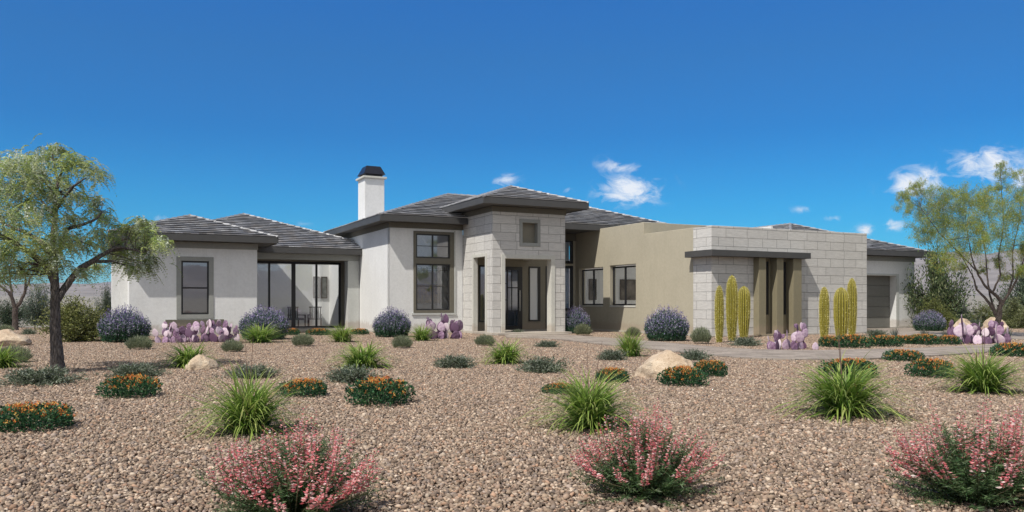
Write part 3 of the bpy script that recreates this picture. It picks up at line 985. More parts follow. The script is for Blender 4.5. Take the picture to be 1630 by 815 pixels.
chair(hl(-5.75, 12.4, .125), HROT + 0.4, 'slatted armchair behind the patio glass, left of the other one')
chair(hl(-4.75, 12.6, .125), HROT - 0.3, 'slatted armchair behind the patio glass, nearer the framed prints')
t = empty('side_table', hl(-7.0, 12.6, .125), HROT); tag(t, 'low dark console table behind the left patio panes', 'table')
m = MB(); m.box((-.6, -.25, .55), (.6, .25, .60)); m.box((-.55, -.22, .22), (.55, .22, .25)); m.build('table_top', M['wood'], t)
for sx in (-.56, .56):
    for sy in (-.21, .21):
        m = MB(); m.box((sx - .025, sy - .025, 0), (sx + .025, sy + .025, .55)); m.build('leg', M['wood'], t)
for k, (a, b) in enumerate(((-4.42, -4.06), (-3.98, -3.62))):
    m = MB(); m.panel('v', 14.44, 0.04, a, b, 1.66, 2.88, [(a + .04, b - .04, 1.70, 2.84)])
    o = m.build('framed_print', M['wood'])
    tag(o, ('left' if k == 0 else 'right') + ' one of two tall narrow prints on the wall behind the patio glass', 'picture', 'two prints behind the patio glass')
    m = MB(); m.box((a + .03, 14.46, 1.69), (b - .03, 14.475, 2.85)); c = m.build('canvas', M['art2'], o)
    o.location = W(0, 0, 0); o.rotation_euler = (0, 0, HROT)
m = MB(); m.panel('v', 7.13, 0.06, -1.10, 0.42, 1.36, 2.34, [(-1.05, .37, 1.41, 2.29)])
o = m.build('framed_painting', M['wood']); tag(o, 'ochre framed painting seen through the tall living room window', 'picture')
m = MB(); m.box((-1.06, 7.15, 1.40), (.38, 7.165, 2.30)); m.build('canvas', M['art'], o)
o.location = W(0, 0, 0); o.rotation_euler = (0, 0, HROT)
m = MB(); m.box((-1.7, 6.75, .11), (1.0, 7.12, .92)); o = m.build('console_cabinet', M['wood']); tag(o, 'low dark cabinet under the ochre painting in the living room', 'cabinet')
m = MB(); m.box((-1.8, 6.72, .92), (1.1, 7.12, .96)); m.build('top', M['wood'], o)
o.location = W(0, 0, 0); o.rotation_euler = (0, 0, HROT)
t = empty('chandelier', W(-0.75, 5.2, 2.9), HROT); tag(t, 'dark bar chandelier hanging behind the tall living room window', 'lamp')
m = MB(); m.box((-.75, -.02, .05), (.75, .02, .08)); m.box((-.75, -.02, .13), (.75, .02, .15)); m.build('bar', M['lamp'], t)
m = MB(); m.box((-.01, -.01, .15), (.01, .01, 1.9))
for k in range(5): m.box((-.6 + k * .3 - .02, -.02, -.04), (-.6 + k * .3 + .02, .02, .22))
m.build('stem', M['lamp'], t)
for y0, y1, lab in ((9.75, 10.75, 'dark swirl painting seen through the nearer square window'), (7.80, 8.25, 'dark striped painting seen through the farther square window')):
    m = MB(); m.panel('v', 4.79, 0.05, y0, y1, 1.55, 2.65, [(y0 + .05, y1 - .05, 1.6, 2.60)])
    o = m.build('framed_painting', M['wood']); tag(o, lab, 'picture')
    m = MB(); m.box((y0 + .04, 4.815, 1.59), (y1 - .04, 4.83, 2.61)); m.build('canvas', M['swirl'], o)
    o.location = W(0, 0, 0); o.rotation_euler = (0, 0, HROT)


# ------------------------------------------------------------------ ground, hills
def build_ground():
    rs = [0] + list(np.geomspace(3, 60, 14)) + list(np.geomspace(70, 5200, 120))
    nA = 1000
    ang = np.linspace(0, 2 * math.pi, nA, endpoint=False)
    V = []
    for r in rs:
        for a in ang:
            x, y = r * math.sin(a), r * math.cos(a)
            z = -0.012
            if r > 75:
                t = r - 75
                z += 0.0085 * t * min(1, t / 250)
                z += noise.noise(Vector((x * .006, y * .006, 3))) * min(2.0, t * .006)
            if r > 1300:
                s = min(1, (r - 1300) / 1500); s = s * s * (3 - 2 * s)
                az = math.atan2(x, y)
                amp = 82 + 95 * max(0, math.sin(az * 1.5 + .15)) + 25 * math.sin(az * 5.3 + 1)
                p = Vector((x * .00062, y * .00062, 1.7))
                rg = 1 - abs(noise.noise(p) * 1.6)
                rg2 = 1 - abs(noise.noise(p * 2.7) * 1.6)
                rg3 = noise.fractal(p * 7, 0.9, 2.1, 6)
                z += s * amp * (0.45 + .55 * rg * rg + .30 * (rg2 - .5) + .10 * rg3)
                if r > 4200: z -= (r - 4200) * .15
            V.append((x, y, z))
    V = np.array(V)
    global HTOP
    HTOP = float(V[:, 2].max()) + 4
    print('terrain top', HTOP)
    n = len(rs)
    idx = np.arange(n * nA).reshape(n, nA)
    Fc = np.stack([idx[:-1], np.roll(idx[:-1], -1, 1), np.roll(idx[1:], -1, 1), idx[1:]], 2).reshape(-1, 4)
    o = npmesh('ground', V, Fc, None, M['ground'], smooth=True)
    tag(o, kind='structure')


build_ground()

# ------------------------------------------------------------------ gravel: one object, stone patches repeated over the yard
STONE_COLS = np.array([(0.40, 0.31, 0.24), (0.33, 0.25, 0.20), (0.47, 0.38, 0.31), (0.25, 0.19, 0.155), (0.57, 0.48, 0.40), (0.40, 0.27, 0.20), (0.19, 0.15, 0.125), (0.35, 0.29, 0.26)])
PATCH = 2.4


def ico():
    import bmesh
    bm = bmesh.new(); bmesh.ops.create_icosphere(bm, subdivisions=1, radius=1)
    bm.verts.ensure_lookup_table()
    V = np.array([v.co[:] for v in bm.verts]); Fc = np.array([[v.index for v in f.verts] for f in bm.faces]); bm.free()
    return V, Fc


def build_gravel():
    IV, IF = ico()
    Vs, Fs, Cs, PI_, base = [], [], [], [], 0
    NP = 3
    for pi in range(NP):
        n = 9200
        # jittered grid of stones
        g = int(math.sqrt(n)); st = PATCH / g
        gx, gy = np.meshgrid(np.arange(g), np.arange(g))
        p = np.stack([gx.ravel(), gy.ravel()], 1) * st - PATCH / 2 + RNG.uniform(0, st, (g * g, 2))
        n = len(p)
        r = np.clip(RNG.lognormal(math.log(0.0130), 0.32, n), 0.007, 0.028)
        ax = RNG.uniform(.75, 1.25, (n, 3)); ax[:, 2] *= .72
        V = IV[None] * (1 + RNG.uniform(-.42, .42, (n, len(IV), 1))) * ax[:, None] * r[:, None, None]
        # random tilt
        th = RNG.uniform(0, 2 * math.pi, n); tl = RNG.normal(0, .45, n)
        cx, sx = np.cos(tl), np.sin(tl)
        y = V[:, :, 1] * cx[:, None] - V[:, :, 2] * sx[:, None]; z = V[:, :, 1] * sx[:, None] + V[:, :, 2] * cx[:, None]
        x = V[:, :, 0]
        c, s = np.cos(th)[:, None], np.sin(th)[:, None]
        V = np.stack([x * c - y * s, x * s + y * c, z], 2)
        V[:, :, 0] += p[:, 0:1]; V[:, :, 1] += p[:, 1:2]
        V[:, :, 2] += (r * RNG.uniform(.15, .75, n))[:, None]
        col = STONE_COLS[RNG.choice(len(STONE_COLS), n, p=[.2, .18, .15, .14, .07, .10, .08, .08])] * RNG.uniform(.5, 1.22, (n, 1)) * np.array([.99, .94, .855])
        Vs.append(V.reshape(-1, 3)); Cs.append(np.repeat(col, len(IV), 0))
        Fs.append((IF[None] + (np.arange(n) * len(IV))[:, None, None]).reshape(-1, 3) + base)
        base += n * len(IV)
        PI_.append(np.full(n * len(IV), pi))
    pts = []
    for j in range(-1, 25):
        y = j * PATCH + 1.2
        if y > 46: break
        for i in range(-22, 23):
            x = i * PATCH
            if abs(x) < y * .85 + 7.0 and y > 1.0:
                # skip what lies under the house
                q = Vector((x - O[0], y - O[1], 0)); u = q.x * UX[0] + q.y * UX[1]; v = q.x * VX[0] + q.y * VX[1]
                if v > 5.5 + 1.7 and -13 < u < 6: continue
                if u > 8.8 and v > -4 and u < 25: continue
                pts.append((x, y, 0.0))
    pts = np.array(pts)
    V = np.concatenate(Vs + [pts]); Cc = np.concatenate(Cs + [np.ones((len(pts), 3))]); pid = np.concatenate(PI_ + [np.full(len(pts), -1)])
    o = npmesh('gravel', V, np.concatenate(Fs), Cc, M['pebble'])
    me = o.data
    a = me.attributes.new('pid', 'INT', 'POINT'); 
    a.data.foreach_set('value', pid.astype(np.int32))
    tag(o, 'tan and brown crushed stone gravel covering the front yard', 'gravel', kind='stuff')
    # node tree
    ng = bpy.data.node_groups.new('spread_gravel', 'GeometryNodeTree')
    ng.interface.new_socket('Geometry', in_out='INPUT', socket_type='NodeSocketGeometry')
    ng.interface.new_socket('Geometry', in_out='OUTPUT', socket_type='NodeSocketGeometry')
    N = ng.nodes; L = ng.links
    gi, go = N.new('NodeGroupInput'), N.new('NodeGroupOutput')
    at = N.new('GeometryNodeInputNamedAttribute'); at.data_type = 'INT'; at.inputs['Name'].default_value = 'pid'
    aout = [s for s in at.outputs if s.enabled and s.name == 'Attribute'][0]

    def cmp_(k):
        c = N.new('FunctionNodeCompare'); c.data_type = 'INT'; c.operation = 'EQUAL'
        ins = [s for s in c.inputs if s.enabled]
        L.new(aout, ins[0]); ins[1].default_value = k
        return c.outputs['Result']

    def sep(k):
        s = N.new('GeometryNodeSeparateGeometry'); s.domain = 'POINT'
        L.new(gi.outputs[0], s.inputs['Geometry']); L.new(cmp_(k), s.inputs['Selection'])
        return s.outputs['Selection']
    g2i = N.new('GeometryNodeGeometryToInstance')
    for k in range(NP)[::-1]: L.new(sep(k), g2i.inputs[0])
    iop = N.new('GeometryNodeInstanceOnPoints')
    L.new(sep(-1), iop.inputs['Points'])
    L.new(g2i.outputs[0], iop.inputs['Instance'])
    iop.inputs['Pick Instance'].default_value = True
    ri = N.new('FunctionNodeRandomValue'); ri.data_type = 'INT'
    ins = [s for s in ri.inputs if s.enabled]; ins[0].default_value = 0; ins[1].default_value = NP - 1
    L.new([s for s in ri.outputs if s.enabled][0], iop.inputs['Instance Index'])
    r2 = N.new('FunctionNodeRandomValue'); r2.data_type = 'INT'
    ins = [s for s in r2.inputs if s.enabled]; ins[0].default_value = 0; ins[1].default_value = 3; r2.inputs['Seed'].default_value = 5
    mm = N.new('ShaderNodeMath'); mm.operation = 'MULTIPLY'; mm.inputs[1].default_value = math.pi / 2
    L.new([s for s in r2.outputs if s.enabled][0], mm.inputs[0])
    cb = N.new('ShaderNodeCombineXYZ'); L.new(mm.outputs[0], cb.inputs[2])
    L.new(cb.outputs[0], iop.inputs['Rotation'])
    L.new(iop.outputs[0], go.inputs[0])
    md = o.modifiers.new('spread', 'NODES'); md.node_group = ng


build_gravel()


# path of pavers
def strip(name, near, far, z, mat, thick=0.05, kind='structure'):
    near = [G(*p) for p in near]; far = [G(*p) for p in far]
    m = MB()
    n = len(near)
    up = Vector((0, 0, z))
    for i in range(n - 1):
        a, b, c, d = near[i], near[i + 1], far[i + 1], far[i]
        m.face([a + up, b + up, c + up, d + up])
        dn = Vector((0, 0, -0.02))
        m.face([a + dn, b + dn, b + up, a + up]); m.face([c + dn, d + dn, d + up, c + up])
    a, d = near[0], far[0]; m.face([a, a + up, d + up, d]); a, d = near[-1], far[-1]; m.face([a, a + up, d + up, d])
    o = m.build(name, mat)
    tag(o, kind=kind)
    return o


def smooth_pairs(pts, k=6):
    out = []
    P = [Vector(p) for p in pts]
    for i in range(len(P) - 1):
        p0, p1, p2, p3 = P[max(i - 1, 0)], P[i], P[i + 1], P[min(i + 2, len(P) - 1)]
        for j in range(k):
            t = j / k
            out.append(0.5 * ((2 * p1) + (-p0 + p2) * t + (2 * p0 - 5 * p1 + 4 * p2 - p3) * t * t + (-p0 + 3 * p1 - 3 * p2 + p3) * t ** 3))
    out.append(P[-1])
    return out


NEAR = [(806, 538.5), (880, 541.5), (960, 550), (1040, 558), (1120, 567), (1200, 573), (1290, 575), (1380, 574), (1480, 569), (1570, 563), (1660, 557), (1800, 550)]
FAR = [(802, 533.5), (890, 534.5), (960, 539), (1040, 545.5), (1120, 553), (1200, 558.5), (1290, 560), (1380, 558.5), (1480, 555.5), (1570, 551), (1660, 546.5), (1800, 541)]
strip('path', smooth_pairs(NEAR), smooth_pairs(FAR), 0.055, M['paver'])
strip('driveway', [(1385, 535), (1440, 539), (1520, 539), (1600, 541.5), (1700, 542)], [(1385, 526.3), (1440, 523), (1520, 525.5), (1600, 530), (1700, 533)], 0.05, M['paver'])

# ------------------------------------------------------------------ plants: one template per kind, then copies
TPL = {}


def put(kind, loc, label, cat, group=None, rz=None, sc=1.0, dz=0.0):
    root, used = TPL[kind]
    if used:
        r = root.copy(); COL.objects.link(r)
        for ch in list(root.children):
            c = ch.copy(); COL.objects.link(c); c.parent = r
    else:
        r = root; TPL[kind][1] = True
    r.location = Vector(loc) + Vector((0, 0, dz))
    r.rotation_euler = (0, 0, random.uniform(0, 6.28) if rz is None else rz)
    r.scale = sc if isinstance(sc, (tuple, list)) else (sc, sc, sc)
    tag(r, label, cat, group)
    return r


def pxs(px, py, wpx, hpx, W0, H0):
    """scale of a template W0 wide, H0 high so that it spans wpx x hpx photo pixels at ground point (px,py)"""
    p = G(px, py); d = p.y
    a, b = wpx / FPX * d / W0, hpx / FPX * d / H0
    return p, (a, a, b)


def rand_dirs(n, elmin, elmax):
    az = RNG.uniform(0, 2 * math.pi, n); el = RNG.uniform(elmin, elmax, n)
    return az, el, np.stack([np.cos(el) * np.cos(az), np.cos(el) * np.sin(az), np.sin(el)], 1)


def lavender(n=950):
    root = empty('lavender_bush')
    az = RNG.uniform(0, 2 * math.pi, n); rr = np.sqrt(RNG.uniform(0, 1, n))
    tip = np.stack([rr * .88 * np.cos(az), rr * .88 * np.sin(az), (0.30 + .70 * np.sqrt(1 - (rr * .96) ** 2)) * RNG.uniform(.66, 1.16, n) * 1.02], 1)
    bas = np.stack([rr * .66 * np.cos(az), rr * .66 * np.sin(az), 0 * rr], 1)
    fol = NB(); blo = NB()
    d = tip - bas; L = np.linalg.norm(d, axis=1); dn = d / L[:, None]
    for k in range(13):
        t = RNG.uniform(.08, .82, n)
        p = bas + d * t[:, None] + RNG.normal(0, .02, (n, 3))
        dd = dn * .8 + RNG.normal(0, .5, (n, 3))
        fol.leaves(p, dd, RNG.uniform(.07, .14, n), .022, pick([(.05, .14, .065), (.08, .18, .09), (.14, .22, .14), (.035, .10, .05)], n))
    for k in range(11):
        t = 1 - RNG.uniform(0, .52, n)
        p = bas + d * t[:, None] + RNG.normal(0, .008, (n, 3))
        dd = dn * .5 + RNG.normal(0, .6, (n, 3))
        blo.leaves(p, dd, RNG.uniform(.03, .055, n), .026, pick([(.22, .15, .38), (.31, .25, .50), (.16, .12, .27), (.62, .58, .70), (.44, .40, .54), (.22, .26, .24)], n))
    o = fol.build('foliage', M['leaf'], root); b = blo.build('blossoms', M['petal'], root); b['kind'] = 'stuff'
    return root


def round_bush(cols, n=3600, name='rounded_shrub'):
    nb = NB()
    az = RNG.uniform(0, 2 * math.pi, n); rr = np.sqrt(RNG.uniform(0, 1, n)); 
    h = np.sqrt(np.clip(1 - (rr * .95) ** 2, 0, 1))
    t = RNG.uniform(.25, 1, n)
    ed = np.stack([rr * .52 * np.cos(az), rr * .52 * np.sin(az), (.06 + h * .44) * t ** 1.3], 1); ed[:, :2] *= (.55 + .45 * t)[:, None]
    out = np.stack([np.cos(az) * rr, np.sin(az) * rr, 0.5 + h], 1) + RNG.normal(0, .28, (n, 3))
    nb.leaves(ed * .85, out, RNG.uniform(.07, .14, n), .011, pick(cols, n, .2))
    return nb.build(name, M['leaf'])


def low_shrub(n=260, name='spreading_shrub'):
    nb = NB()
    az = RNG.uniform(0, 2 * math.pi, n); el = RNG.uniform(.12, 1.25, n); L = RNG.uniform(.30, .60, n) * (1.05 - .45 * el / 1.25)
    d = np.stack([np.cos(el) * np.cos(az), np.cos(el) * np.sin(az), np.sin(el) * .9], 1)
    bas = RNG.normal(0, .07, (n, 3)); bas[:, 2] = 0
    for k in range(22):
        t = RNG.uniform(.12, 1, n)
        p = bas + d * (L * t)[:, None] + RNG.normal(0, .012, (n, 3)); p[:, 2] = np.maximum(p[:, 2], .012)
        nb.leaves(p, d * .9 + RNG.normal(0, .45, (n, 3)), RNG.uniform(.04, .07, n), .015, pick([(.10, .135, .07), (.16, .20, .125), (.28, .32, .23), (.06, .085, .045), (.40, .43, .34)], n))
    for i in range(0, n, 2):
        nb.tube([bas[i], bas[i] + d[i] * L[i] * .5, bas[i] + d[i] * L[i]], [.006, .004, .001], 3, (.12, .09, .06))
    return nb.build(name, M['leaf'])


def grass(n=420, name='grass_clump', L0=.9, spread=1.0, stalks=2):
    nb = NB()
    az = RNG.uniform(0, 2 * math.pi, n)
    el = R(90) - np.abs(RNG.normal(0, .62, n)) * spread
    L = RNG.uniform(.5, 1.0, n) * L0
    p = np.stack([RNG.normal(0, .05, n), RNG.normal(0, .05, n), 0 * az], 1)
    cols = pick([(.13, .29, .03), (.22, .38, .05), (.35, .48, .09), (.06, .15, .02), (.48, .52, .17), (.30, .22, .12)], n, .18, [.27, .27, .18, .16, .09, .03])
    nb.blades(p, az, el, L, RNG.uniform(.014, .030, n), RNG.uniform(.7, 2.4, n) * spread, cols, 7, tip=(.36, .42, .12))
    m = n // 3
    az = RNG.uniform(0, 2 * math.pi, m)
    nb.blades(np.stack([RNG.normal(0, .06, m), RNG.normal(0, .06, m), 0 * az], 1), az, R(90) - RNG.uniform(.5, 1.0, m), RNG.uniform(.6, 1.15, m) * L0 * .9,
              RNG.uniform(.005, .009, m), RNG.uniform(1.0, 1.9, m), pick([(.17, .28, .06), (.25, .34, .10), (.12, .20, .045)], m), 7)
    m = n // 4
    az = RNG.uniform(0, 2 * math.pi, m)
    nb.blades(np.stack([RNG.normal(0, .05, m), RNG.normal(0, .05, m), 0 * az], 1), az, R(90) - RNG.uniform(.1, .7, m), RNG.uniform(.2, .4, m) * L0,
              RNG.uniform(.010, .016, m), RNG.uniform(.4, 1.2, m), pick([(.06, .10, .025), (.09, .08, .04), (.05, .09, .03)], m), 5)
    for k in range(stalks):
        a = random.uniform(0, 6.28); b = random.uniform(.02, .16)
        q = np.array([[0, 0, 0], [b * .4 * math.cos(a), b * .4 * math.sin(a), L0 * .6], [b * math.cos(a), b * math.sin(a), L0 * 1.15]])
        nb.tube(q, [.005, .004, .002], 4, (.26, .17, .13))
    return nb.build(name, M['leaf'])


def lantana(n=2300):
    root = empty('lantana_shrub')
    nb = NB(); bl = NB()
    az = RNG.uniform(0, 2 * math.pi, n); rr = RNG.uniform(0, 1, n) ** .5
    edge = 1 + .13 * np.sin(3 * az + 1) + .08 * np.sin(7 * az)
    top = .30 * (1 - rr ** 7 * .45) * RNG.uniform(.02, 1, n) ** .75
    p = np.stack([rr * .47 * edge * np.cos(az), rr * .47 * edge * np.sin(az), top], 1)
    d = np.stack([np.cos(az) * rr, np.sin(az) * rr, .5 + 0 * rr], 1) + RNG.normal(0, .5, (n, 3))
    nb.leaves(p, d, RNG.uniform(.035, .065, n), RNG.uniform(.022, .038, n), pick([(.03, .10, .045), (.055, .15, .06), (.10, .20, .08), (.02, .065, .03)], n))
    nb.build('foliage', M['leaf'], root)
    m = 100
    az = RNG.uniform(0, 2 * math.pi, m); rr = RNG.uniform(0, 1, m) ** .6
    ctr = np.stack([rr * .46 * np.cos(az), rr * .46 * np.sin(az), .31 * (1 - rr ** 5 * .5) * RNG.uniform(.8, 1.05, m)], 1)
    for k in range(12):
        q = ctr + RNG.normal(0, .014, (m, 3)); q[:, 2] += .005
        dd = RNG.normal(0, .6, (m, 3)); dd[:, 2] = np.abs(dd[:, 2]) + .3
        bl.leaves(q, dd, RNG.uniform(.016, .028, m), .018, pick([(.82, .26, .05), (.88, .42, .10), (.70, .14, .05), (.88, .62, .20)], m, .15))
    b = bl.build('blossoms', M['petal'], root); b['kind'] = 'stuff'
    return root


def pink_shrub(seed):
    root = empty('pink_flowering_shrub')
    nb = NB(); bl = NB()
    n = 330
    az = RNG.uniform(0, 2 * math.pi, n); el = np.clip(RNG.normal(.85, .38, n), .05, 1.5); L = RNG.uniform(.27, .52, n)
    d = np.stack([np.cos(el) * np.cos(az), np.cos(el) * np.sin(az), np.sin(el)], 1)
    bas = RNG.normal(0, .05, (n, 3)); bas[:, 2] = 0
    tips = bas + d * L[:, None]
    for i in range(n):
        nb.tube([bas[i], bas[i] + d[i] * L[i] * .55, tips[i] - [0, 0, .02]], [.003, .002, .001], 3, (.10, .13, .05))
    for k in range(30):       # fine feathery leaflets in opposite rows
        t = .25 + .75 * (k / 30)
        sd = np.cross(d, RNG.normal(0, 1, (n, 3)) * .4 + [0, 0, 1]); sd /= np.linalg.norm(sd, axis=1, keepdims=True)
        p = bas + d * (L * t)[:, None]; p[:, 2] -= t * t * .02
        p[:, 2] = np.maximum(p[:, 2], .01)
        for sgn in (-1, 1):
            nb.leaves(p, sd * sgn + d * .5 + RNG.normal(0, .2, (n, 3)), RNG.uniform(.022, .045, n), .0055, pick([(.07, .14, .045), (.11, .19, .07), (.045, .10, .035), (.20, .27, .14)], n))
    m = 84
    az = RNG.uniform(0, 2 * math.pi, m); rr = RNG.uniform(0, 1, m) ** .55
    b0 = np.stack([rr * .12 * np.cos(az), rr * .12 * np.sin(az), .05 + 0 * rr], 1)
    b1 = np.stack([rr * .47 * np.cos(az), rr * .47 * np.sin(az), RNG.uniform(.40, .64, m) * (1 - .55 * rr ** 3)], 1)
    for i in range(m):
        mid = (b0[i] + b1[i]) / 2 + [b1[i][0] * .25, b1[i][1] * .25, 0]
        nb.tube([b0[i], mid, b1[i]], [.003, .0025, .0012], 3, (.36, .32, .20))
    for k in range(52):
        t = .46 + .56 * (k / 52) + RNG.uniform(-.01, .01, m)
        mid = (b0 + b1) / 2; mid[:, :2] += b1[:, :2] * .25
        tt = t[:, None]
        p = (1 - tt) ** 2 * b0 + 2 * (1 - tt) * tt * mid + tt ** 2 * b1
        a2 = RNG.uniform(0, 2 * math.pi, m)
        sz = (1.15 - .6 * (t - .5) / .5)
        out = np.stack([np.cos(a2), np.sin(a2), RNG.uniform(-.2, .5, m)], 1)
        p = p + out * .006
        c = pick([(.88, .33, .33), (.91, .47, .45), (.78, .22, .25), (.93, .68, .64)], m, .15)
        bl.leaves(p, out, RNG.uniform(.018, .028, m) * sz, .011 * sz, c)
        bl.leaves(p, out, RNG.uniform(.018, .028, m) * sz, .011 * sz, c)
    nb.build('foliage', M['leaf'], root); b = bl.build('blossoms', M['petal'], root); b['kind'] = 'stuff'
    return root


def agave(n=60):
    nb = NB()
    az = RNG.uniform(0, 2 * math.pi, n); el = RNG.uniform(.1, 1.5, n)
    nb.blades(np.stack([.05 * np.cos(az), .05 * np.sin(az), .02 + 0 * az], 1), az, el, RNG.uniform(.38, .55, n), np.full(n, .045), RNG.uniform(-.1, .3, n),
              pick([(.10, .14, .12), (.16, .21, .18), (.22, .27, .24)], n), 4, tip=(.2, .18, .13))
    return nb.build('agave_plant', M['leaf'])


def leafy_bush(name, cols, n=6000, w=.9, l=(.05, .11), lw=.03, twig=(.10, .075, .05)):
    """uneven bush 2w wide and 1.7w high made of many leaves on limbs"""
    root = empty(name)
    nb = NB(); st = NB()
    m = 46
    az = RNG.uniform(0, 2 * math.pi, m); el = np.clip(RNG.normal(.9, .42, m), .08, 1.55); L = RNG.uniform(.65, 1.12, m) * w * (1 + .5 * np.sin(el) ** 3)
    d = np.stack([np.cos(el) * np.cos(az), np.cos(el) * np.sin(az), np.sin(el)], 1)
    for i in range(m):
        st.tube([d[i] * 0, d[i] * L[i] * .5 + [0, 0, .04], d[i] * L[i]], [.022, .012, .004], 4, twig)
    k = RNG.integers(0, m, n)
    t = RNG.uniform(.2, 1.03, n) ** .75
    p = d[k] * (L[k] * t)[:, None] + RNG.normal(0, 1, (n, 3)) * (.035 + .10 * t)[:, None] * w
    p[:, 2] = np.abs(p[:, 2]) + .01
    cc = np.asarray(cols)
    sh = RNG.uniform(.65, 1.35, m)[k]
    c = pick(cols, n, .2) * sh[:, None]
    nb.leaves(p, d[k] * .6 + RNG.normal(0, .6, (n, 3)), RNG.uniform(*l, n), lw, c)
    nb.build('foliage', M['leaf'], root); st.build('stem', M['leaf'], root)
    return root


def boulder_mesh(seed, name='boulder'):
    import bmesh
    bm = bmesh.new(); bmesh.ops.create_icosphere(bm, subdivisions=5, radius=.5)
    off = Vector((seed * 7.3, seed * 3.1, seed))
    # cut a few flat facets
    rnd = random.Random(seed)
    planes = [(Vector((rnd.uniform(-1, 1), rnd.uniform(-1, 1), rnd.uniform(-.1, 1))).normalized(), rnd.uniform(.33, .42)) for _ in range(9)]
    for v in bm.verts:
        c = v.co.copy()
        for nn, dd in planes:
            k = c.dot(nn)
            if k > dd: c -= nn * (k - dd) * .85
        c *= 1 + .22 * noise.noise(c * 2.2 + off) + .10 * noise.noise(c * 5 + off) + .035 * noise.noise(c * 14 + off) + .02 * noise.noise(c * 34 + off)
        v.co = c
    me = bpy.data.meshes.new(name); bm.to_mesh(me); bm.free()
    me.polygons.foreach_set('use_smooth', [True] * len(me.polygons))
    return link(name, me, M['boulder'])


def cardon(H=2.1, Rm=.20, belly=.55, ribs=15):
    root = empty('columnar_cactus')
    nz, na = 46, ribs * 6
    V, C = [], []
    for i in range(nz + 1):
        t = i / nz
        prof = math.sin(math.pi * min(1, (t * .80 + .17))) ** .55 if t < .97 else 0
        z = H * t
        rr = Rm * (0.58 + .42 * math.sin(math.pi * t / (2 * belly))) if t < belly else Rm * max(0, math.cos(math.pi / 2 * ((t - belly) / (1 - belly)) ** 2.3)) ** .62
        for j in range(na):
            a = 2 * math.pi * j / na
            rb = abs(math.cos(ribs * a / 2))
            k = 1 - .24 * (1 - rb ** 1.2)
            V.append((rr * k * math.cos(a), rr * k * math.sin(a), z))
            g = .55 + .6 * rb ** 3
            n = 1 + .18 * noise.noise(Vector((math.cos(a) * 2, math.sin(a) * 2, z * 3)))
            base = np.array((.25, .26, .03)) * (1 - rb) * .40 + np.array((.47, .44, .055)) * rb  # shading of the grooves between ribs put into the colour
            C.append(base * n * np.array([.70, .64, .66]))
    idx = np.arange((nz + 1) * na).reshape(nz + 1, na)
    Fc = np.stack([idx[:-1], np.roll(idx[:-1], -1, 1), np.roll(idx[1:], -1, 1), idx[1:]], 2).reshape(-1, 4)
    npmesh('cactus_body', V, Fc, C, M['cardon'], root, smooth=True)
    nb = NB()
    V = np.array(V).reshape(nz + 1, na, 3)
    for j in range(ribs):
        a = 2 * math.pi * j / ribs
        col = V[:, j * 6]
        zs = np.arange(.06, H * .985, .062)
        x = np.interp(zs, col[:, 2], col[:, 0]); y = np.interp(zs, col[:, 2], col[:, 1])
        p = np.stack([x, y, zs], 1)
        for q in range(3):
            dd = np.stack([np.full(len(zs), math.cos(a)), np.full(len(zs), math.sin(a)), 0 * zs], 1) + RNG.normal(0, .6, (len(zs), 3))
            nb.leaves(p, dd, .042, .013, np.array((.75, .68, .35)))
    s = nb.build('spines', M['spine'], root); s['kind'] = 'stuff'
    return root


# pad mesh shared by every prickly pear pad
def pad_mesh():
    n, m = 16, 12
    V = []
    for i in range(m + 1):
        t = i / m
        z = t
        w = math.sin(math.pi * t ** .82) ** .62 * .43 if 0 < t < 1 else 0
        for j in range(n):
            a = 2 * math.pi * j / n
            V.append((w * math.cos(a), w * math.sin(a) * .11, z))
    idx = np.arange((m + 1) * n).reshape(m + 1, n)
    Fc = np.stack([idx[:-1], np.roll(idx[:-1], -1, 1), np.roll(idx[1:], -1, 1), idx[1:]], 2).reshape(-1, 4)
    o = npmesh('pad', V, Fc, None, M['pad'], smooth=True)
    me = o.data
    bpy.data.objects.remove(o)
    return me


PAD = pad_mesh()


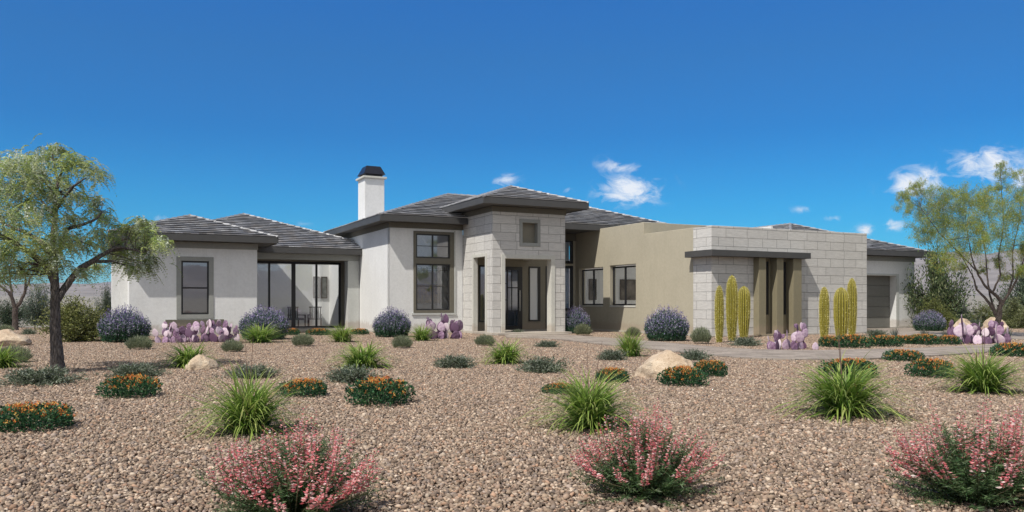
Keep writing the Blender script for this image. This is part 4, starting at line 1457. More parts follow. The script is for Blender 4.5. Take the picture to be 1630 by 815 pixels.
def prickly(loc, wid, hei, label, npads, seed, rz=0.0):
    rnd = random.Random(seed)
    root = empty('prickly_pear', loc, rz); tag(root, label, 'cactus', 'purple prickly pears along the house')
    base = []
    nb_ = max(4, int(npads * .42))
    made = 0

    def pad(p, size, yaw, pitch, roll):
        o = bpy.data.objects.new('pad', PAD); COL.objects.link(o); o.parent = root
        o.location = p; o.rotation_euler = (pitch, roll, yaw); o.scale = (size * rnd.uniform(.85, 1.1),) * 2 + (size,)
        mt = Matrix.Rotation(yaw, 3, 'Z') @ Matrix.Rotation(roll, 3, 'Y') @ Matrix.Rotation(pitch, 3, 'X')
        return Vector(p) + mt @ Vector((0, 0, size * .90)), mt
    ncol = max(5, int(npads / 3.3))
    for i in range(ncol):
        x = -wid * .46 + wid * .92 * (i + .5) / ncol + rnd.uniform(-.05, .05)
        y = rnd.uniform(-.26, .26)
        H = hei * (rnd.uniform(.68, 1.08) if y > -.12 else rnd.uniform(.40, .70))
        if abs(x) > wid * .40: H *= .75
        p = Vector((x, y, -.03)); tilt = rnd.uniform(-.35, .35)
        while p.z < H * .80:
            sz = min(hei * rnd.uniform(.36, .50), (H - p.z) * 1.05)
            if sz < .12: break
            tip, mt = pad(p, sz, rnd.uniform(-1.2, 1.2), rnd.uniform(-.3, .3), tilt + rnd.uniform(-.35, .35))
            if rnd.random() < .45 and p.z > 0:
                q = tip + mt @ Vector((rnd.choice((-.3, .3)) * sz, 0, -.28 * sz))
                pad(q, sz * rnd.uniform(.55, .8), rnd.uniform(-1.2, 1.2), rnd.uniform(-.3, .3), rnd.choice((-.8, .8)) + rnd.uniform(-.2, .2))
            p = tip - mt @ Vector((0, 0, .06 * sz))
            p.z = tip.z - .04 * sz
            tilt *= -.4
    return root


# ---- build templates
for k in range(2): TPL['lav%d' % k] = [lavender(), False]
GG = [(.20, .235, .13), (.28, .31, .18), (.14, .17, .09), (.38, .40, .27)]
TPL['rb0'] = [round_bush(GG), False]
TPL['rb1'] = [round_bush([(.23, .25, .14), (.30, .32, .19), (.16, .18, .10)]), False]
for k in range(3): TPL['low%d' % k] = [low_shrub(), False]
for k in range(3): TPL['gr%d' % k] = [grass(640), False]
TPL['grs0'] = [grass(320, L0=.62, spread=.9, stalks=0), False]
TPL['grs1'] = [grass(360, L0=.62, spread=1.1, stalks=0), False]
for k in range(3): TPL['lan%d' % k] = [lantana(), False]
for k in range(3): TPL['pink%d' % k] = [pink_shrub(k), False]
TPL['aga'] = [agave(), False]

# ---- lavender
LAV = [((198, 545, 80, 56), 'lav0', 'purple lavender bush at the left end of the house, behind a small round shrub'),
       ((420, 541, 78, 52), 'lav1', 'purple lavender bush between the bedroom wall and the patio glass'),
       ((624, 537, 62, 46), 'lav0', 'purple lavender bush at the corner of the tall living room wall'),
       ((916, 531, 48, 42), 'lav1', 'dark purple lavender bush just right of the stone portico'),
       ((1061, 543, 72, 54), 'lav1', 'pale lilac lavender bush in front of the blank tan wall'),
       ((1479, 528, 50, 33), 'lav0', 'lilac lavender bush beside the garage door corner')]
for (a, k, lab) in LAV:
    p, s = pxs(*a, 1.75, 1.05); put(k, p, lab, 'bush', 'lavender bushes along the house', sc=s)
# ---- round shrubs
RB = [((222, 557, 50, 29), 'rb0', 'small round olive shrub in front of the leftmost lavender bush'),
      ((370, 561, 42, 26), 'rb0', 'small round olive shrub right of the left prickly pear'),
      ((482, 552, 43, 27), 'rb0', 'small round olive shrub in front of the patio glass'),
      ((640, 555, 41, 27), 'rb0', 'small round olive shrub left of the grass below the tall window'),
      ((772, 551, 40, 24), 'rb0', 'small round grey green shrub at the left foot of the portico'),
      ((928, 535, 34, 25), 'rb1', 'small round pale green shrub right of the portico by the path'),
      ((1008, 537, 30, 21), 'rb1', 'round green shrub behind a grass clump under the square windows'),
      ((1116, 548, 40, 35), 'rb0', 'round grey green shrub at the stone corner left of the cacti'),
      ((22, 578, 62, 36), 'rb0', 'round olive shrub below the boulder at the left edge'),
      ((8, 531, 30, 18), 'rb0', 'dull round shrub behind the leftmost boulder')]
for (a, k, lab) in RB:
    p, s = pxs(*a, 1.08, .60); put(k, p, lab, 'shrub', 'small round shrubs in the gravel', sc=s)
# ---- low spreading shrubs
LS = [((65, 612, 128, 38), 'low spreading shrub around the foot of the big left tree'),
      ((215, 600, 98, 30), 'low spreading shrub behind the lantana nearest the left tree'),
      ((402, 602, 96, 30), 'low dark spreading shrub behind the big grass clump on the left'),
      ((562, 609, 98, 36), 'low spreading shrub behind the brightest orange lantana'),
      ((725, 586, 78, 28), 'low spreading shrub alone in the gravel before the portico'),
      ((864, 593, 92, 34), 'low spreading shrub right of the grass clump before the portico'),
      ((872, 553, 46, 15), 'tiny low shrub at the path edge below the portico opening'),
      ((975, 574, 55, 24), 'low spreading shrub left of the grass clump near the big boulder'),
      ((1106, 574, 58, 24), 'low spreading shrub just behind the big boulder'),
      ((1186, 551, 56, 20), 'low spreading shrub at the foot of the left cactus trio'),
      ((1396, 536, 40, 15), 'low spiky shrub before the stone wall end, near the garage door'),
      ((46, 533, 26, 14), 'small grey shrub far back between the two left trees'),
      ((1553, 522, 26, 18), 'small dark shrub between the two right boulders'),
      ((823, 533, 26, 12), 'dry little shrub at the left of the portico step')]
for i, (a, lab) in enumerate(LS):
    p, s = pxs(*a, 1.05, .42); put('low%d' % (i % 3), p, lab, 'shrub', 'low spreading shrubs in the gravel', sc=s)
# ---- grasses
GR = [((395, 690, 128, 118), 'gr0', 'large bright green grass clump behind the left pink shrub'),
      ((938, 682, 130, 108), 'gr1', 'large bright green grass clump behind the middle pink shrub'),
      ((1343, 662, 140, 108), 'gr2', 'large grass clump with thin tall stalks between the path and the right pink shrub'),
      ((1565, 625, 104, 82), 'gr1', 'bright green grass clump behind the right pink shrub'),
      ((300, 585, 66, 50), 'grs1', 'dark green grass clump left of the small boulder'),
      ((413, 546, 58, 36), 'grs0', 'bright grass clump in front of the lavender by the patio'),
      ((544, 545, 46, 34), 'grs0', 'grass clump before the patio column'),
      ((577, 586, 78, 54), 'grs1', 'pale green grass clump behind a spreading shrub, left of centre'),
      ((671, 543, 38, 30), 'grs0', 'small bright grass clump under the tall window'),
      ((805, 579, 62, 50), 'grs1', 'bright grass clump in the gravel in front of the portico'),
      ((1003, 568, 48, 50), 'grs0', 'upright grass clump at the near edge of the path'),
      ((0, 586, 62, 46), 'grs1', 'grass clump cut by the left edge of the picture')]
for (a, k, lab) in GR:
    big = k.startswith('gr') and not k.startswith('grs')
    p, s = pxs(*a, .84 if big else .58, .80 if big else .56); put(k, p, lab, 'grass clump', 'ornamental grass clumps in the gravel', sc=s)
# ---- lantana
LN = [((52, 683, 128, 40), 'wide orange flowered lantana at the left edge'),
      ((210, 632, 90, 34), 'orange lantana right of the big left tree'),
      ((484, 631, 78, 27), 'orange lantana between the left grass clump and the brightest lantana'),
      ((604, 644, 102, 42), 'brightest and broadest orange lantana left of centre'),
      ((892, 627, 58, 17), 'small lantana half hidden by the middle grass clump, left of it'),
      ((975, 609, 52, 23), 'small lantana behind the middle grass clump, left of the big boulder'),
      ((1087, 614, 74, 30), 'orange lantana in front of the big boulder'),
      ((1131, 599, 56, 25), 'orange lantana at the right end of the big boulder'),
      ((1352, 600, 84, 29), 'lantana behind the large grass clump with tall stalks'),
      ((1438, 575, 60, 18), 'small lantana on the near edge of the path, right of the stalky grass'),
      ((1484, 601, 70, 29), 'orange lantana between the two right grass clumps'),
      ((1615, 568, 66, 22), 'orange lantana by the path at the right edge'),
      ((1320, 553, 32, 18), 'leftmost lantana of the row below the right cactus trio'),
      ((1354, 554, 54, 21), 'lantana directly below the tallest of the right cacti'),
      ((1404, 552, 56, 18), 'lantana of the row at the end of the stone wall'),
      ((1440, 548, 40, 14), 'small lantana of the row before the garage door'),
      ((1470, 549, 48, 17), 'lantana of the row before the lilac bush by the garage'),
      ((1510, 549, 38, 15), 'lantana of the row touching the right prickly pear'),
      ((466, 534, 26, 11), 'small rusty lantana at the left of the patio step'),
      ((507, 534, 40, 11), 'rusty lantana under the middle of the patio glass'),
      ((572, 533, 30, 10), 'rusty lantana at the foot of the patio column'),
      ((1604, 513, 24, 12), 'reddish flowering shrub right of the right tree trunk')]
for i, (a, lab) in enumerate(LN):
    p, s = pxs(*a, 1.0, .33); put('lan%d' % (i % 3), p, lab, 'flowering shrub', 'orange lantana shrubs', sc=s)
# ---- pink shrubs
for (a, k, lab) in (((468, 828, 262, 172), 0, 'pink flowering shrub at the bottom edge, left of centre'),
                    ((1028, 788, 206, 148), 1, 'pink flowering shrub at the bottom, in front of the middle grass clump'),
                    ((1560, 800, 250, 160), 2, 'pink flowering shrub at the bottom right corner')):
    p, s = pxs(*a, .80, .62); put('pink%d' % k, p, lab, 'flowering shrub', 'pink flowering shrubs in the foreground', sc=s)
ROT = 0
# ---- agaves
for a, lab in (((1425, 540, 28, 20), 'blue grey agave directly before the garage door'), ((1471, 539, 28, 17), 'blue grey agave before the lilac bush'),
               ((1503, 538, 22, 14), 'small blue grey agave left of the right prickly pear'), ((1604, 541, 26, 22), 'dark agave at the foot of the right tree')):
    p, s = pxs(*a, 1.0, .52); put('aga', p, lab, 'agave', 'agaves by the garage', sc=s)
# ---- prickly pears
for (px, py, w, h, np_, lab) in ((285, 546, 68, 34, 46, 'purple prickly pear under the bedroom window, left half of the pair'), (343, 545, 66, 37, 46, 'purple prickly pear under the bedroom window, right half of the pair'),
                                 (705, 540, 54, 40, 34, 'purple prickly pear between the tall window and the portico'), (1257, 557, 88, 41, 46, 'pale lilac prickly pear before the canopy fins'),
                                 (1560, 548, 92, 45, 54, 'pink purple prickly pear in front of the two right boulders')):
    p = G(px, py); prickly(p, w / FPX * p.y, h / FPX * p.y, lab, np_, int(px), rz=0.15)
# ---- boulders
for i, (px, py, w, h, lab) in enumerate(((12, 551, 60, 31, 'sandy boulder at the left edge behind a round shrub'), (321, 588, 46, 28, 'small blocky boulder beside the dark grass clump'), (1058, 601, 96, 52, 'large tan boulder behind two lantanas'),
                                         (1535, 531, 38, 28, 'round tan boulder left of the right tree'), (1581, 528, 42, 26, 'tan boulder at the right tree trunk'))):
    o = boulder_mesh((3, 14, 5, 6, 7)[i]); p = G(px, py); d = p.y
    o.location = p + Vector((0, 0, .22 * h / FPX * d)); o.scale = (w / FPX * d * 1.08, w / FPX * d * .85, h / FPX * d * 1.25); o.rotation_euler = (0, 0, (0.3, 3.9, 2.6, 4.0, 5.1)[i])
    tag(o, lab, 'boulder', 'landscape boulders')
# ---- columnar cacti
for (px, py, w, top, bel, lab) in ((1145, 546, 14, 454, .45, 'thin column cactus, leftmost of the trio by the stone corner'), (1165, 543, 18, 437.5, .5, 'tallest column cactus of the trio by the stone corner'),
                                   (1184, 538, 20, 455, .6, 'stout column cactus right in the trio by the stone corner'), (1312, 546, 15, 456, .5, 'thin column cactus, leftmost of the trio right of the canopy'),
                                   (1339, 541, 23, 457, .55, 'stout column cactus in the middle of the trio right of the canopy'), (1356, 537, 15, 442, .5, 'tallest column cactus of the trio right of the canopy')):
    p = G(px, py); d = p.y
    c = cardon((py - top) / FPX * d, w / FPX * d / 2, bel); c.location = p; c.rotation_euler = (0, 0, random.uniform(0, 6))
    tag(c, lab, 'cactus', 'column cacti before the stone wall')


# ------------------------------------------------------------------ trees
def wiggle(pts, rad, k=4, amp=.03):
    P = smooth_pairs(pts, k)
    n = len(P)
    rr = np.interp(np.linspace(0, 1, n), np.linspace(0, 1, len(rad)), rad)
    out = [p + Vector((random.uniform(-1, 1), random.uniform(-1, 1), random.uniform(-.5, .5))) * amp * (0 if i in (0, n - 1) else 1) for i, p in enumerate(P)]
    return out, rr


def make_tree(name, px, py, limbs, clusters, leaffn, bark, label, cat='tree', depth_sp=.9, group=None, d=None):
    base = G(px, py)
    d = base.y
    k = d / FPX
    root = empty(name, base); tag(root, label, cat, group)
    tr = NB(); nodes = []
    for li in limbs:
        dy0, dy1 = li[0]
        pts = []
        n = len(li[1])
        for i, (x, y, r) in enumerate(li[1]):
            dd = dy0 + (dy1 - dy0) * i / (n - 1)
            pts.append(P3(x, y, d + dd) - base)
        P, rr = wiggle(pts, [r * k for (_, _, r) in li[1]], 5, amp=.6 * k)
        if li is limbs[0]: P[0].z = -0.05
        tr.tube([tuple(p) for p in P], rr, 10)
        nodes += [(Vector(p), r) for p, r in zip(P, rr)][3:]
    leaf = NB(); extra = NB()
    for (cx, cy, cr) in clusters:
        dd = random.gauss(0, depth_sp * .6)
        if name == 'desert_willow_tree' and cx > 140: dd = 1.1 + abs(dd) * .5
        c = P3(cx, cy, d + dd) - base
        # twig from the closest limb node
        bn = min(nodes, key=lambda q: (q[0] - c).length + (0.0 if q[0].z < c.z + .1 else 1.0))
        for s in range(3):
            e = c + Vector((random.gauss(0, cr * k * .5), random.gauss(0, cr * k * .6), random.gauss(0, cr * k * .35)))
            mid = (bn[0] + e) / 2 + Vector((0, 0, .05 * (e - bn[0]).length)) + Vector([random.gauss(0, .05) for _ in range(3)])
            r0 = min(bn[1] * .5, .022 if cr > 15 else .014)
            tr.tube([tuple(bn[0]), tuple(mid), tuple(e)], [r0, r0 * .6, .004], 5)
        leaffn(leaf, extra, np.array(c), cr * k)
    tr.build('trunk', bark, root, smooth=True)
    leaf.build('crown', M['treeleaf'], root)
    if extra.V:
        b = extra.build('blossoms', M['petal'], root); b['kind'] = 'stuff'
    return root


def fronds(leaf, extra, c, r):
    """drooping pinnate fronds with some pale hanging flower clusters"""
    n = int(60 * (r / .3) ** 1.7) + 14
    cen = c + RNG.normal(0, 1, (n, 3)) * np.array([r * .5, r * .7, r * .40])
    az = RNG.uniform(0, 2 * math.pi, n)
    L = RNG.uniform(.22, .42, n)
    tone = RNG.uniform(.6, 1.25)
    base = pick([(.42, .50, .15), (.50, .57, .20), (.30, .40, .12), (.58, .63, .28), (.50, .55, .34)], n, .15) * tone
    K = 11
    for k in range(K):
        t = (k + .5) / K
        h = t * .8; z = .18 * t - .95 * t * t
        p = cen + np.stack([np.cos(az) * L * h, np.sin(az) * L * h, L * z], 1)
        dr = np.stack([np.cos(az), np.sin(az), .2 - 1.9 * t + 0 * az], 1)
        sd = np.stack([-np.sin(az), np.cos(az), 0 * az], 1)
        for sg in (-1, 1):
            leaf.leaves(p, sd * sg + dr * .35 + [0, 0, -.45], RNG.uniform(.045, .075, n) * (1.1 - .5 * t), .019, base * RNG.uniform(.8, 1.2, (n, 1)))
    if RNG.random() < .85:
        m = max(4, int(20 * (r / .3)))
        q0 = c + RNG.normal(0, 1, (m, 3)) * np.array([r * .38, r * .45, r * .28]) + [0, -r * .5, r * .25]
        for k in range(14):
            q = q0 + np.stack([RNG.normal(0, .012, m), RNG.normal(0, .012, m), -k * .016 + 0 * q0[:, 0]], 1)
            dd = RNG.normal(0, 1, (m, 3)); dd[:, 2] -= .3
            extra.leaves(q, dd, .044, .030, pick([(.66, .72, .58), (.80, .83, .72), (.55, .62, .46)], m, .1))


LIMBS1 = [((0, 0), [(93, 596, 13), (91, 575, 10.5), (89, 540, 8.6), (87.5, 500, 7.4), (88, 475, 7.4)]),
          ((0, .1), [(88, 478, 7.2), (87, 450, 6.4), (86, 425, 5.6), (83, 400, 5), (86, 370, 4.4), (88, 340, 4), (89, 312, 3.4), (92, 290, 2.6), (86, 262, 1.5), (84, 245, .8)]),
          ((0, -.5), [(87, 452, 5.6), (73, 425, 5), (52, 406, 4.8), (30, 391, 3.6), (5, 376, 2.5), (-20, 362, 1.5)]),
          ((0, .6), [(85, 408, 5), (66, 386, 4.2), (42, 371, 3), (15, 360, 2.2), (-8, 350, 1.2)]),
          ((0, 1.1), [(89, 480, 6), (108, 452, 5.6), (125, 430, 5.2), (145, 417, 4.4), (166, 404, 3.4), (190, 394, 2.4), (228, 402, 1.2)]),
          ((.1, .5), [(88, 404, 4.6), (101, 385, 4), (106, 366, 3.2), (130, 358, 2.4), (152, 349, 1.8), (162, 338, 1)]),
          ((0, -.5), [(88, 335, 3), (106, 310, 2.2), (119, 295, 1.8), (136, 284, 1)]),
          ((0, .5), [(90, 300, 2.6), (100, 268, 1.8), (115, 244, 1)]),
          ((0, .7), [(88, 345, 2.6), (66, 320, 2), (46, 302, 1.5), (24, 298, 1)]),
          ((0, -.7), [(89, 318, 2.4), (72, 290, 1.8), (42, 262, 1)])]
CL1 = [(30, 262, 26), (48, 255, 20), (75, 245, 20), (92, 236, 12), (120, 252, 18), (140, 262, 18), (158, 278, 16), (60, 290, 26), (15, 300, 28), (100, 290, 20), (122, 312, 16), (-12, 340, 28), (28, 340, 28), (66, 340, 24), (5, 262, 20),
       (155, 316, 11), (152, 333, 13), (168, 345, 13), (100, 378, 26), (52, 385, 26), (8, 400, 26), (130, 388, 22), (165, 374, 22), (198, 360, 20), (226, 352, 12), (235, 368, 20), (256, 385, 14), (226, 396, 20), (190, 402, 22), (243, 412, 14), (207, 424, 14),
       (152, 424, 12), (130, 432, 12), (92, 415, 16), (66, 420, 16), (32, 428, 16), (-5, 440, 18), (-30, 300, 30), (-35, 380, 30), (85, 312, 18), (40, 318, 18), (113, 345, 14), (20, 372, 22), (182, 388, 18), (80, 400, 18), (232, 425, 10), (62, 270, 18), (105, 262, 12)]
make_tree('desert_willow_tree', 93, 594, LIMBS1, CL1, fronds, M['bark'], 'big tree on the left with thick grey trunk, drooping feathery leaves and white flower clusters', depth_sp=1.0)


def wisps(cols, dens=1.0, ln=(.05, .10), lw=.012):
    def fn(leaf, extra, c, r):
        n = int(4800 * dens * (r / .6) ** 1.7) + 200
        m = 26
        hub = c + RNG.normal(0, 1, (m, 3)) * np.array([r * .66, r * .8, r * .55])
        k = RNG.integers(0, m, n)
        p = hub[k] + RNG.normal(0, 1, (n, 3)) * np.array([r * .17, r * .17, r * .22])
        tone = RNG.uniform(.8, 1.2, m)[k][:, None]
        d = RNG.normal(0, .6, (n, 3)); d[:, 2] -= .5
        leaf.leaves(p, d, RNG.uniform(*ln, n), lw, pick(cols, n, .2) * tone)
    return fn


YG = [(.38, .47, .10), (.50, .53, .11), (.28, .38, .10), (.58, .46, .10), (.25, .40, .16)]
LIMBS3 = [((0, 0), [(1591, 536, 5.46), (1589, 515, 4.68), (1590.5, 498, 3.90), (1591, 486, 3.59)]),
          ((0, -.3), [(1591, 492, 3.12), (1592, 478, 2.65), (1580, 466, 2.18), (1566, 452, 1.72), (1553, 428, 1.25), (1545, 400, 0.78), (1538, 360, 0.47)]),
          ((0, .5), [(1589, 510, 3.12), (1579, 489, 2.34), (1567, 473, 1.87), (1555, 460, 1.56), (1549, 442, 1.09), (1535, 415, 0.78), (1510, 385, 0.47)]),
          ((0, .2), [(1580, 466, 1.72), (1586, 452, 1.48), (1592, 438, 1.25), (1590, 405, 0.94), (1597, 360, 0.70), (1594, 300, 0.47), (1593, 268, 0.31)]),
          ((0, -.4), [(1592, 490, 2.50), (1604, 470, 2.03), (1618, 445, 1.48), (1630, 410, 1.01), (1640, 370, 0.62)]),
          ((0, .6), [(1585, 500, 1.87), (1576, 470, 1.48), (1572, 440, 1.17), (1568, 400, 0.78), (1560, 350, 0.55)]),
          ((0, -.6), [(1553, 430, 1.09), (1525, 400, 0.78), (1495, 370, 0.55), (1465, 330, 0.31)]),
          ((0, .6), [(1604, 470, 1.72), (1612, 440, 1.25), (1612, 400, 0.86), (1622, 350, 0.62), (1628, 300, 0.39)])]
CL3 = [(1440, 312, 11), (1450, 330, 14), (1466, 302, 11), (1455, 298, 7), (1488, 318, 18), (1478, 345, 20), (1512, 312, 13), (1520, 335, 24), (1545, 312, 20), (1500, 375, 24), (1530, 370, 26), (1558, 348, 24), (1510, 408, 18), (1545, 397, 20), (1528, 425, 8), (1470, 372, 14),
       (1575, 322, 18), (1590, 298, 10), (1593, 276, 8), (1594, 262, 5), (1605, 335, 20), (1600, 372, 20), (1622, 312, 18), (1632, 350, 22), (1640, 395, 18), (1618, 395, 16), (1588, 415, 12), (1652, 292, 18), (1600, 440, 8), (1568, 380, 16), (1628, 275, 10), (1560, 430, 6), (1628, 428, 10), (1500, 345, 18), (1665, 340, 22), (1555, 318, 12)]
make_tree('palo_verde_tree', 1592, 537, LIMBS3, CL3, wisps(YG, 1.05), M['bark2'], 'airy multi stemmed tree at the right edge with yellow green foliage', depth_sp=1.6)
def copy_tree(src, loc, rz, label, sc=1.0):
    r = src.copy(); COL.objects.link(r); r.location = loc; r.rotation_euler = (0, 0, rz); r.scale = (sc,) * 3
    for ch in list(src.children):
        c = ch.copy(); COL.objects.link(c); c.parent = r
    r['label'] = label
    return r


pv = [o for o in bpy.data.objects if o.name == 'palo_verde_tree'][0]
copy_tree(pv, (23.0, 2.0, 0), 1.1, 'desert tree behind the viewer, mirrored in the patio glass')
copy_tree(pv, (33.0, 4.5, 0), 2.9, 'desert tree behind the viewer, mirrored in the tall living room window', 1.15)
LIMBS2 = [((0, 0), [(25, 526, 5), (24, 505, 4.2), (25, 490, 4)]), ((0, -.5), [(24, 492, 3.4), (18, 472, 2.6), (10, 462, 2), (-6, 450, 1.2), (-20, 430, .7)]),
          ((0, .5), [(25, 490, 3.2), (34, 478, 2.6), (42, 458, 2), (50, 440, 1.2), (58, 425, .7)]), ((0, .3), [(19, 472, 2), (17, 452, 1.6), (14, 425, 1)]), ((0, -.4), [(40, 464, 1.8), (40, 440, 1.2), (34, 418, .7)])]
CL2 = [(-18, 420, 20), (5, 415, 16), (20, 405, 16), (38, 415, 15), (55, 425, 14), (70, 440, 12), (10, 440, 12), (42, 440, 10), (80, 425, 12), (-10, 445, 12), (60, 455, 8), (22, 425, 12)]
make_tree('desert_tree', 25, 526, LIMBS2, CL2, wisps([(.25, .29, .12), (.32, .36, .16), (.18, .22, .10)], .28), M['bark2'], 'small bare limbed tree far back at the left edge', depth_sp=1.6)

# ---- background bushes
BB = [((120, 544, 104, 74), [(.16, .18, .045), (.23, .24, .07), (.11, .13, .035), (.30, .30, .12)], 'yellow green bush between the left tree and the house', 'leafy_bush'),
      ((12, 521, 56, 42), [(.05, .08, .04), (.08, .11, .055)], 'dark green bush far back at the left edge', 'leafy_bush'),
      ((62, 517, 56, 62), [(.12, .16, .11), (.17, .21, .15), (.09, .12, .08)], 'tall grey green bush behind the left tree trunk', 'leafy_bush'),
      ((168, 516, 34, 58), [(.09, .12, .07), (.13, .16, .10)], 'grey green bush just behind the left corner of the house', 'leafy_bush'),
      ((1494, 522, 96, 124), [(.08, .125, .045), (.13, .18, .07), (.06, .09, .04), (.20, .22, .11)], 'tall dark green bush behind the garage corner', 'leafy_bush'),
      ((1486, 526, 66, 50), [(.14, .16, .04), (.20, .21, .06), (.10, .12, .035)], 'yellow green bush at the garage corner, in front of the tall dark bush', 'leafy_bush'),
      ((1527, 522, 34, 48), [(.14, .17, .12), (.20, .23, .17)], 'grey green bush left of the right boulders', 'leafy_bush'),
      ((1566, 519, 52, 36), [(.14, .16, .045), (.20, .21, .07)], 'low yellow green bush behind the right tree trunk', 'leafy_bush'),
      ((1614, 523, 66, 44), [(.13, .155, .05), (.19, .21, .08), (.26, .27, .14)], 'olive bush at the right edge beyond the tree', 'leafy_bush'),
      ((1634, 516, 84, 90), [(.09, .13, .075), (.14, .18, .11)], 'tall grey green bush cut by the right edge', 'leafy_bush')]
for (px, py, w, h), cols, lab, nm in BB:
    b = leafy_bush(nm, cols, n=11000 if w > 60 else 6000)
    p, s = pxs(px, py, w, h, 1.75, 1.40)
    b.location = p; b.scale = s; b.rotation_euler = (0, 0, random.uniform(0, 6))
    tag(b, lab, 'bush', 'background bushes')

# scattered scrub on the far plain
nb = NB()
for i in range(900):
    r = 52 + 420 * random.random() ** 1.6; a = R(random.uniform(-42, 42))
    x, y = r * math.sin(a), r * math.cos(a)
    q = Vector((x - O[0], y - O[1], 0)); u = q.x * UX[0] + q.y * UX[1]; v = q.x * VX[0] + q.y * VX[1]
    if -17 < u < 30 and v < 24: continue
    t = max(0, r - 75); z = 0.0085 * t * min(1, t / 250) + noise.noise(Vector((x * .006, y * .006, 3))) * min(2.0, t * .006) - .03
    s = random.uniform(.35, 1.0)
    n = 46
    p = RNG.normal(0, 1, (n, 3)) * [s * .5, s * .5, s * .25] + [x, y, z + s * .3]
    nb.leaves(p, RNG.normal(0, 1, (n, 3)) + [0, 0, .5], s * .35, s * .16, pick([(.12, .13, .075), (.18, .18, .11), (.09, .10, .06)], n))
o = nb.build('desert_scrub', M['leaf']); tag(o, 'sparse grey green scrub dotting the plain behind the house', 'scrub', kind='stuff')

# ------------------------------------------------------------------ light, sky, camera
S = Vector((0.6956, 0.851, -1.55)).normalized()
sun = bpy.data.lights.new('sun', 'SUN')
sun.energy = 4.5; sun.angle = R(0.53); sun.color = (1.0, 0.955, 0.89)
so = bpy.data.objects.new('sun', sun); COL.objects.link(so)
so.rotation_euler = S.to_track_quat('-Z', 'Y').to_euler(); so.location = (-20, -25, 50)

FILL_VEIL = 8.6
HAZE = 1.1e-4
wd = bpy.data.worlds.new('World'); SC.world = wd; wd.use_nodes = True
nt = wd.node_tree
bg = nt.nodes['Background']
sky = nd(nt, 'ShaderNodeTexSky'); sky.sky_type = 'NISHITA'; sky.sun_disc = False
sky.sun_elevation = math.asin(-S.z); sky.sun_rotation = math.atan2(-S.x, -S.y) % (2 * math.pi)
sky.altitude = 900; sky.air_density = 1.0; sky.dust_density = 0.3; sky.ozone_density = 2.5
hs = nd(nt, 'ShaderNodeHueSaturation'); hs.inputs['Saturation'].default_value = 1.35; hs.inputs['Value'].default_value = 1.0
nt.links.new(sky.outputs[0], hs.inputs['Color'])
# a little more depth of blue low down, and an added bright fill in the half of the sky behind the camera
tc0 = nd(nt, 'ShaderNodeTexCoord'); sx0 = nd(nt, 'ShaderNodeSeparateXYZ'); nt.links.new(tc0.outputs['Generated'], sx0.inputs[0])
cr = ramp(nt, sx0.outputs[2], [(0.0, (.22, .56, .70, 1)), (.06, (.01, .47, .68, 1)), (.118, (.01, .48, .68, 1)), (.20, (.04, .45, .65, 1)), (.285, (.19, .53, .68, 1)), (.34, (.23, .58, .76, 1)), (1.0, (.5, .5, .5, 1))])
mt = nd(nt, 'ShaderNodeVectorMath', operation='MULTIPLY'); nt.links.new(hs.outputs[0], mt.inputs[0]); nt.links.new(cr, mt.inputs[1])
mt2 = nd(nt, 'ShaderNodeVectorMath', operation='SCALE'); mt2.inputs['Scale'].default_value = 2.0; nt.links.new(mt.outputs[0], mt2.inputs[0])
vf = nd(nt, 'ShaderNodeMapRange'); vf.interpolation_type = 'SMOOTHSTEP'
vf.inputs['From Min'].default_value = 0.25; vf.inputs['From Max'].default_value = -0.45
nt.links.new(sx0.outputs[1], vf.inputs['Value'])
vn = noisetex(nt, tc0.outputs['Generated'], 2.2, 6, .6)
vm = nd(nt, 'ShaderNodeMath', operation='MULTIPLY', use_clamp=True); nt.links.new(vf.outputs['Result'], vm.inputs[0]); nt.links.new(ramp(nt, vn, [(.25, (.55, .55, .55, 1)), (.7, (1, 1, 1, 1))]), vm.inputs[1])
fill_veil = nd(nt, 'ShaderNodeMixRGB'); nt.links.new(vm.outputs[0], fill_veil.inputs[0]); nt.links.new(mt2.outputs[0], fill_veil.inputs[1]); fill_veil.inputs[2].default_value = (FILL_VEIL * 1.0, FILL_VEIL, FILL_VEIL * .97, 1)
# clouds: soft patches at fixed directions of the sky
tc = nd(nt, 'ShaderNodeTexCoord')
sx = nd(nt, 'ShaderNodeSeparateXYZ'); nt.links.new(tc.outputs['Generated'], sx.inputs[0])


def mth(op, a, b=None, clamp=False):
    n = nd(nt, 'ShaderNodeMath', operation=op, use_clamp=clamp)
    for i, q in enumerate((a, b)):
        if q is None: continue
        if isinstance(q, (int, float)): n.inputs[i].default_value = q
        else: nt.links.new(q, n.inputs[i])
    return n.outputs[0]


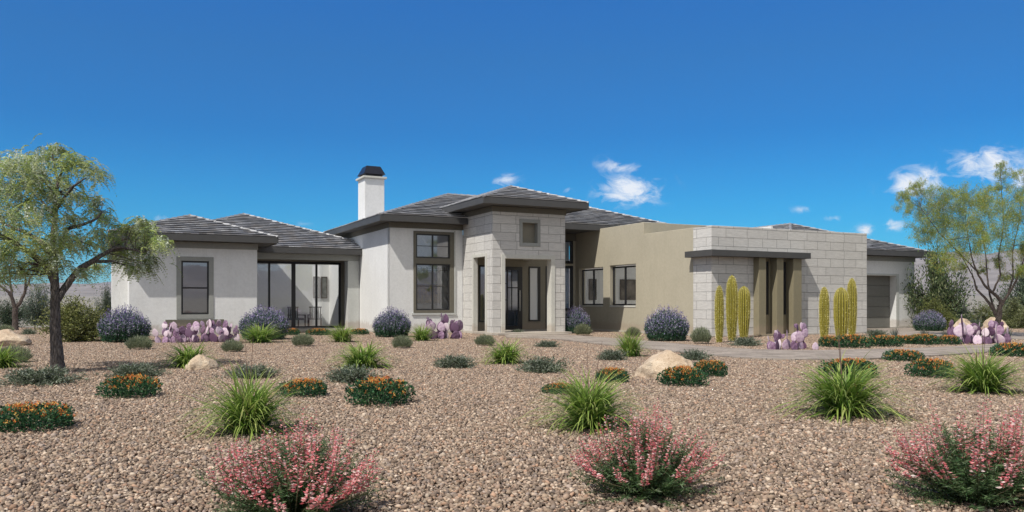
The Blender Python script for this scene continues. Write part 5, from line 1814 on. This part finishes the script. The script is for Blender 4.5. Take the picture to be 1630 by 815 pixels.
yy = mth('MAXIMUM', sx.outputs[1], 0.05)
cx = mth('DIVIDE', sx.outputs[0], yy); cz = mth('DIVIDE', sx.outputs[2], yy)
cb = nd(nt, 'ShaderNodeCombineXYZ'); nt.links.new(mth('MULTIPLY', cx, .8), cb.inputs[0]); nt.links.new(mth('MULTIPLY', cz, 1.35), cb.inputs[1])
nz = nd(nt, 'ShaderNodeTexNoise'); nz.inputs['Scale'].default_value = 34; nz.inputs['Detail'].default_value = 12; nz.inputs['Roughness'].default_value = .66; nz.inputs['Distortion'].default_value = 1.1
nt.links.new(cb.outputs[0], nz.inputs['Vector'])
tot = None
for (px, py, rx, ry, st) in ((1003, 302, 50, 24, 1.0), (985, 264, 40, 13, .62), (1462, 292, 44, 26, 1.0), (1578, 262, 62, 28, .92), (1640, 280, 40, 24, .9), (1377, 366, 17, 8, .85), (1326, 347, 15, 6, .62), (1424, 358, 22, 10, .75),
                             (805, 287, 26, 12, .55), (905, 303, 18, 8, .5), (262, 348, 26, 8, .55), (1278, 334, 22, 6, .42), (480, 355, 20, 6, .35), (1500, 330, 40, 10, .5)):
    x0, z0 = (px - 815) / FPX, (HZ - py) / FPX
    dx = mth('DIVIDE', mth('SUBTRACT', cx, x0), rx / FPX); dz = mth('DIVIDE', mth('SUBTRACT', cz, z0), ry / FPX)
    rr = mth('ADD', mth('MULTIPLY', dx, dx), mth('MULTIPLY', dz, dz))
    g_ = mth('MULTIPLY', mth('POWER', 2.718, mth('MULTIPLY', rr, -1.0)), st)
    tot = g_ if tot is None else mth('MAXIMUM', tot, g_)
den = mth('MULTIPLY', mth('ADD', mth('SUBTRACT', tot, .60), mth('MULTIPLY', mth('SUBTRACT', nz.outputs['Fac'], .36), 2.5)), 1.35, True)
den = mth('MULTIPLY', den, mth('GREATER_THAN', tot, .04))
den = mth('MULTIPLY', den, mth('MINIMUM', mth('MULTIPLY', tot, 1.6), .92))
mx = nd(nt, 'ShaderNodeMixRGB'); nt.links.new(den, mx.inputs[0]); nt.links.new(fill_veil.outputs[0], mx.inputs[1]); mx.inputs[2].default_value = (11.5, 11.8, 12.3, 1)
nt.links.new(mx.outputs[0], bg.inputs['Color']); bg.inputs['Strength'].default_value = 0.085

mh, hnt, hb = new_mat('desert_air')
hnt.nodes.remove(hb)
pv = nd(hnt, 'ShaderNodeVolumePrincipled'); pv.inputs['Color'].default_value = (.62, .76, 1.0, 1); pv.inputs['Density'].default_value = HAZE; pv.inputs['Anisotropy'].default_value = 0.0
hnt.links.new(pv.outputs[0], hnt.nodes['Material Output'].inputs['Volume'])
m = MB(); m.box((-5600, -5600, -420), (5600, 5600, HTOP)); hz = m.build('haze', mh); tag(hz, 'thin pale desert air over the plain and the hills', 'haze', kind='stuff')

cam = bpy.data.cameras.new('camera'); co = bpy.data.objects.new('camera', cam); COL.objects.link(co)
cam.sensor_width = 36; cam.lens = 36 * FPX / 1630; cam.shift_y = (HZ - 407.5) / 1630
cam.clip_end = 20000; cam.clip_start = .1
co.location = (0, 0, EYE); co.rotation_euler = (R(90), 0, 0)
SC.camera = co
SC.view_settings.view_transform = 'Standard'; SC.view_settings.look = 'None'; SC.view_settings.exposure = 0; SC.view_settings.gamma = 1
SC.cycles.max_bounces = 8
SC.cycles.transparent_max_bounces = 16
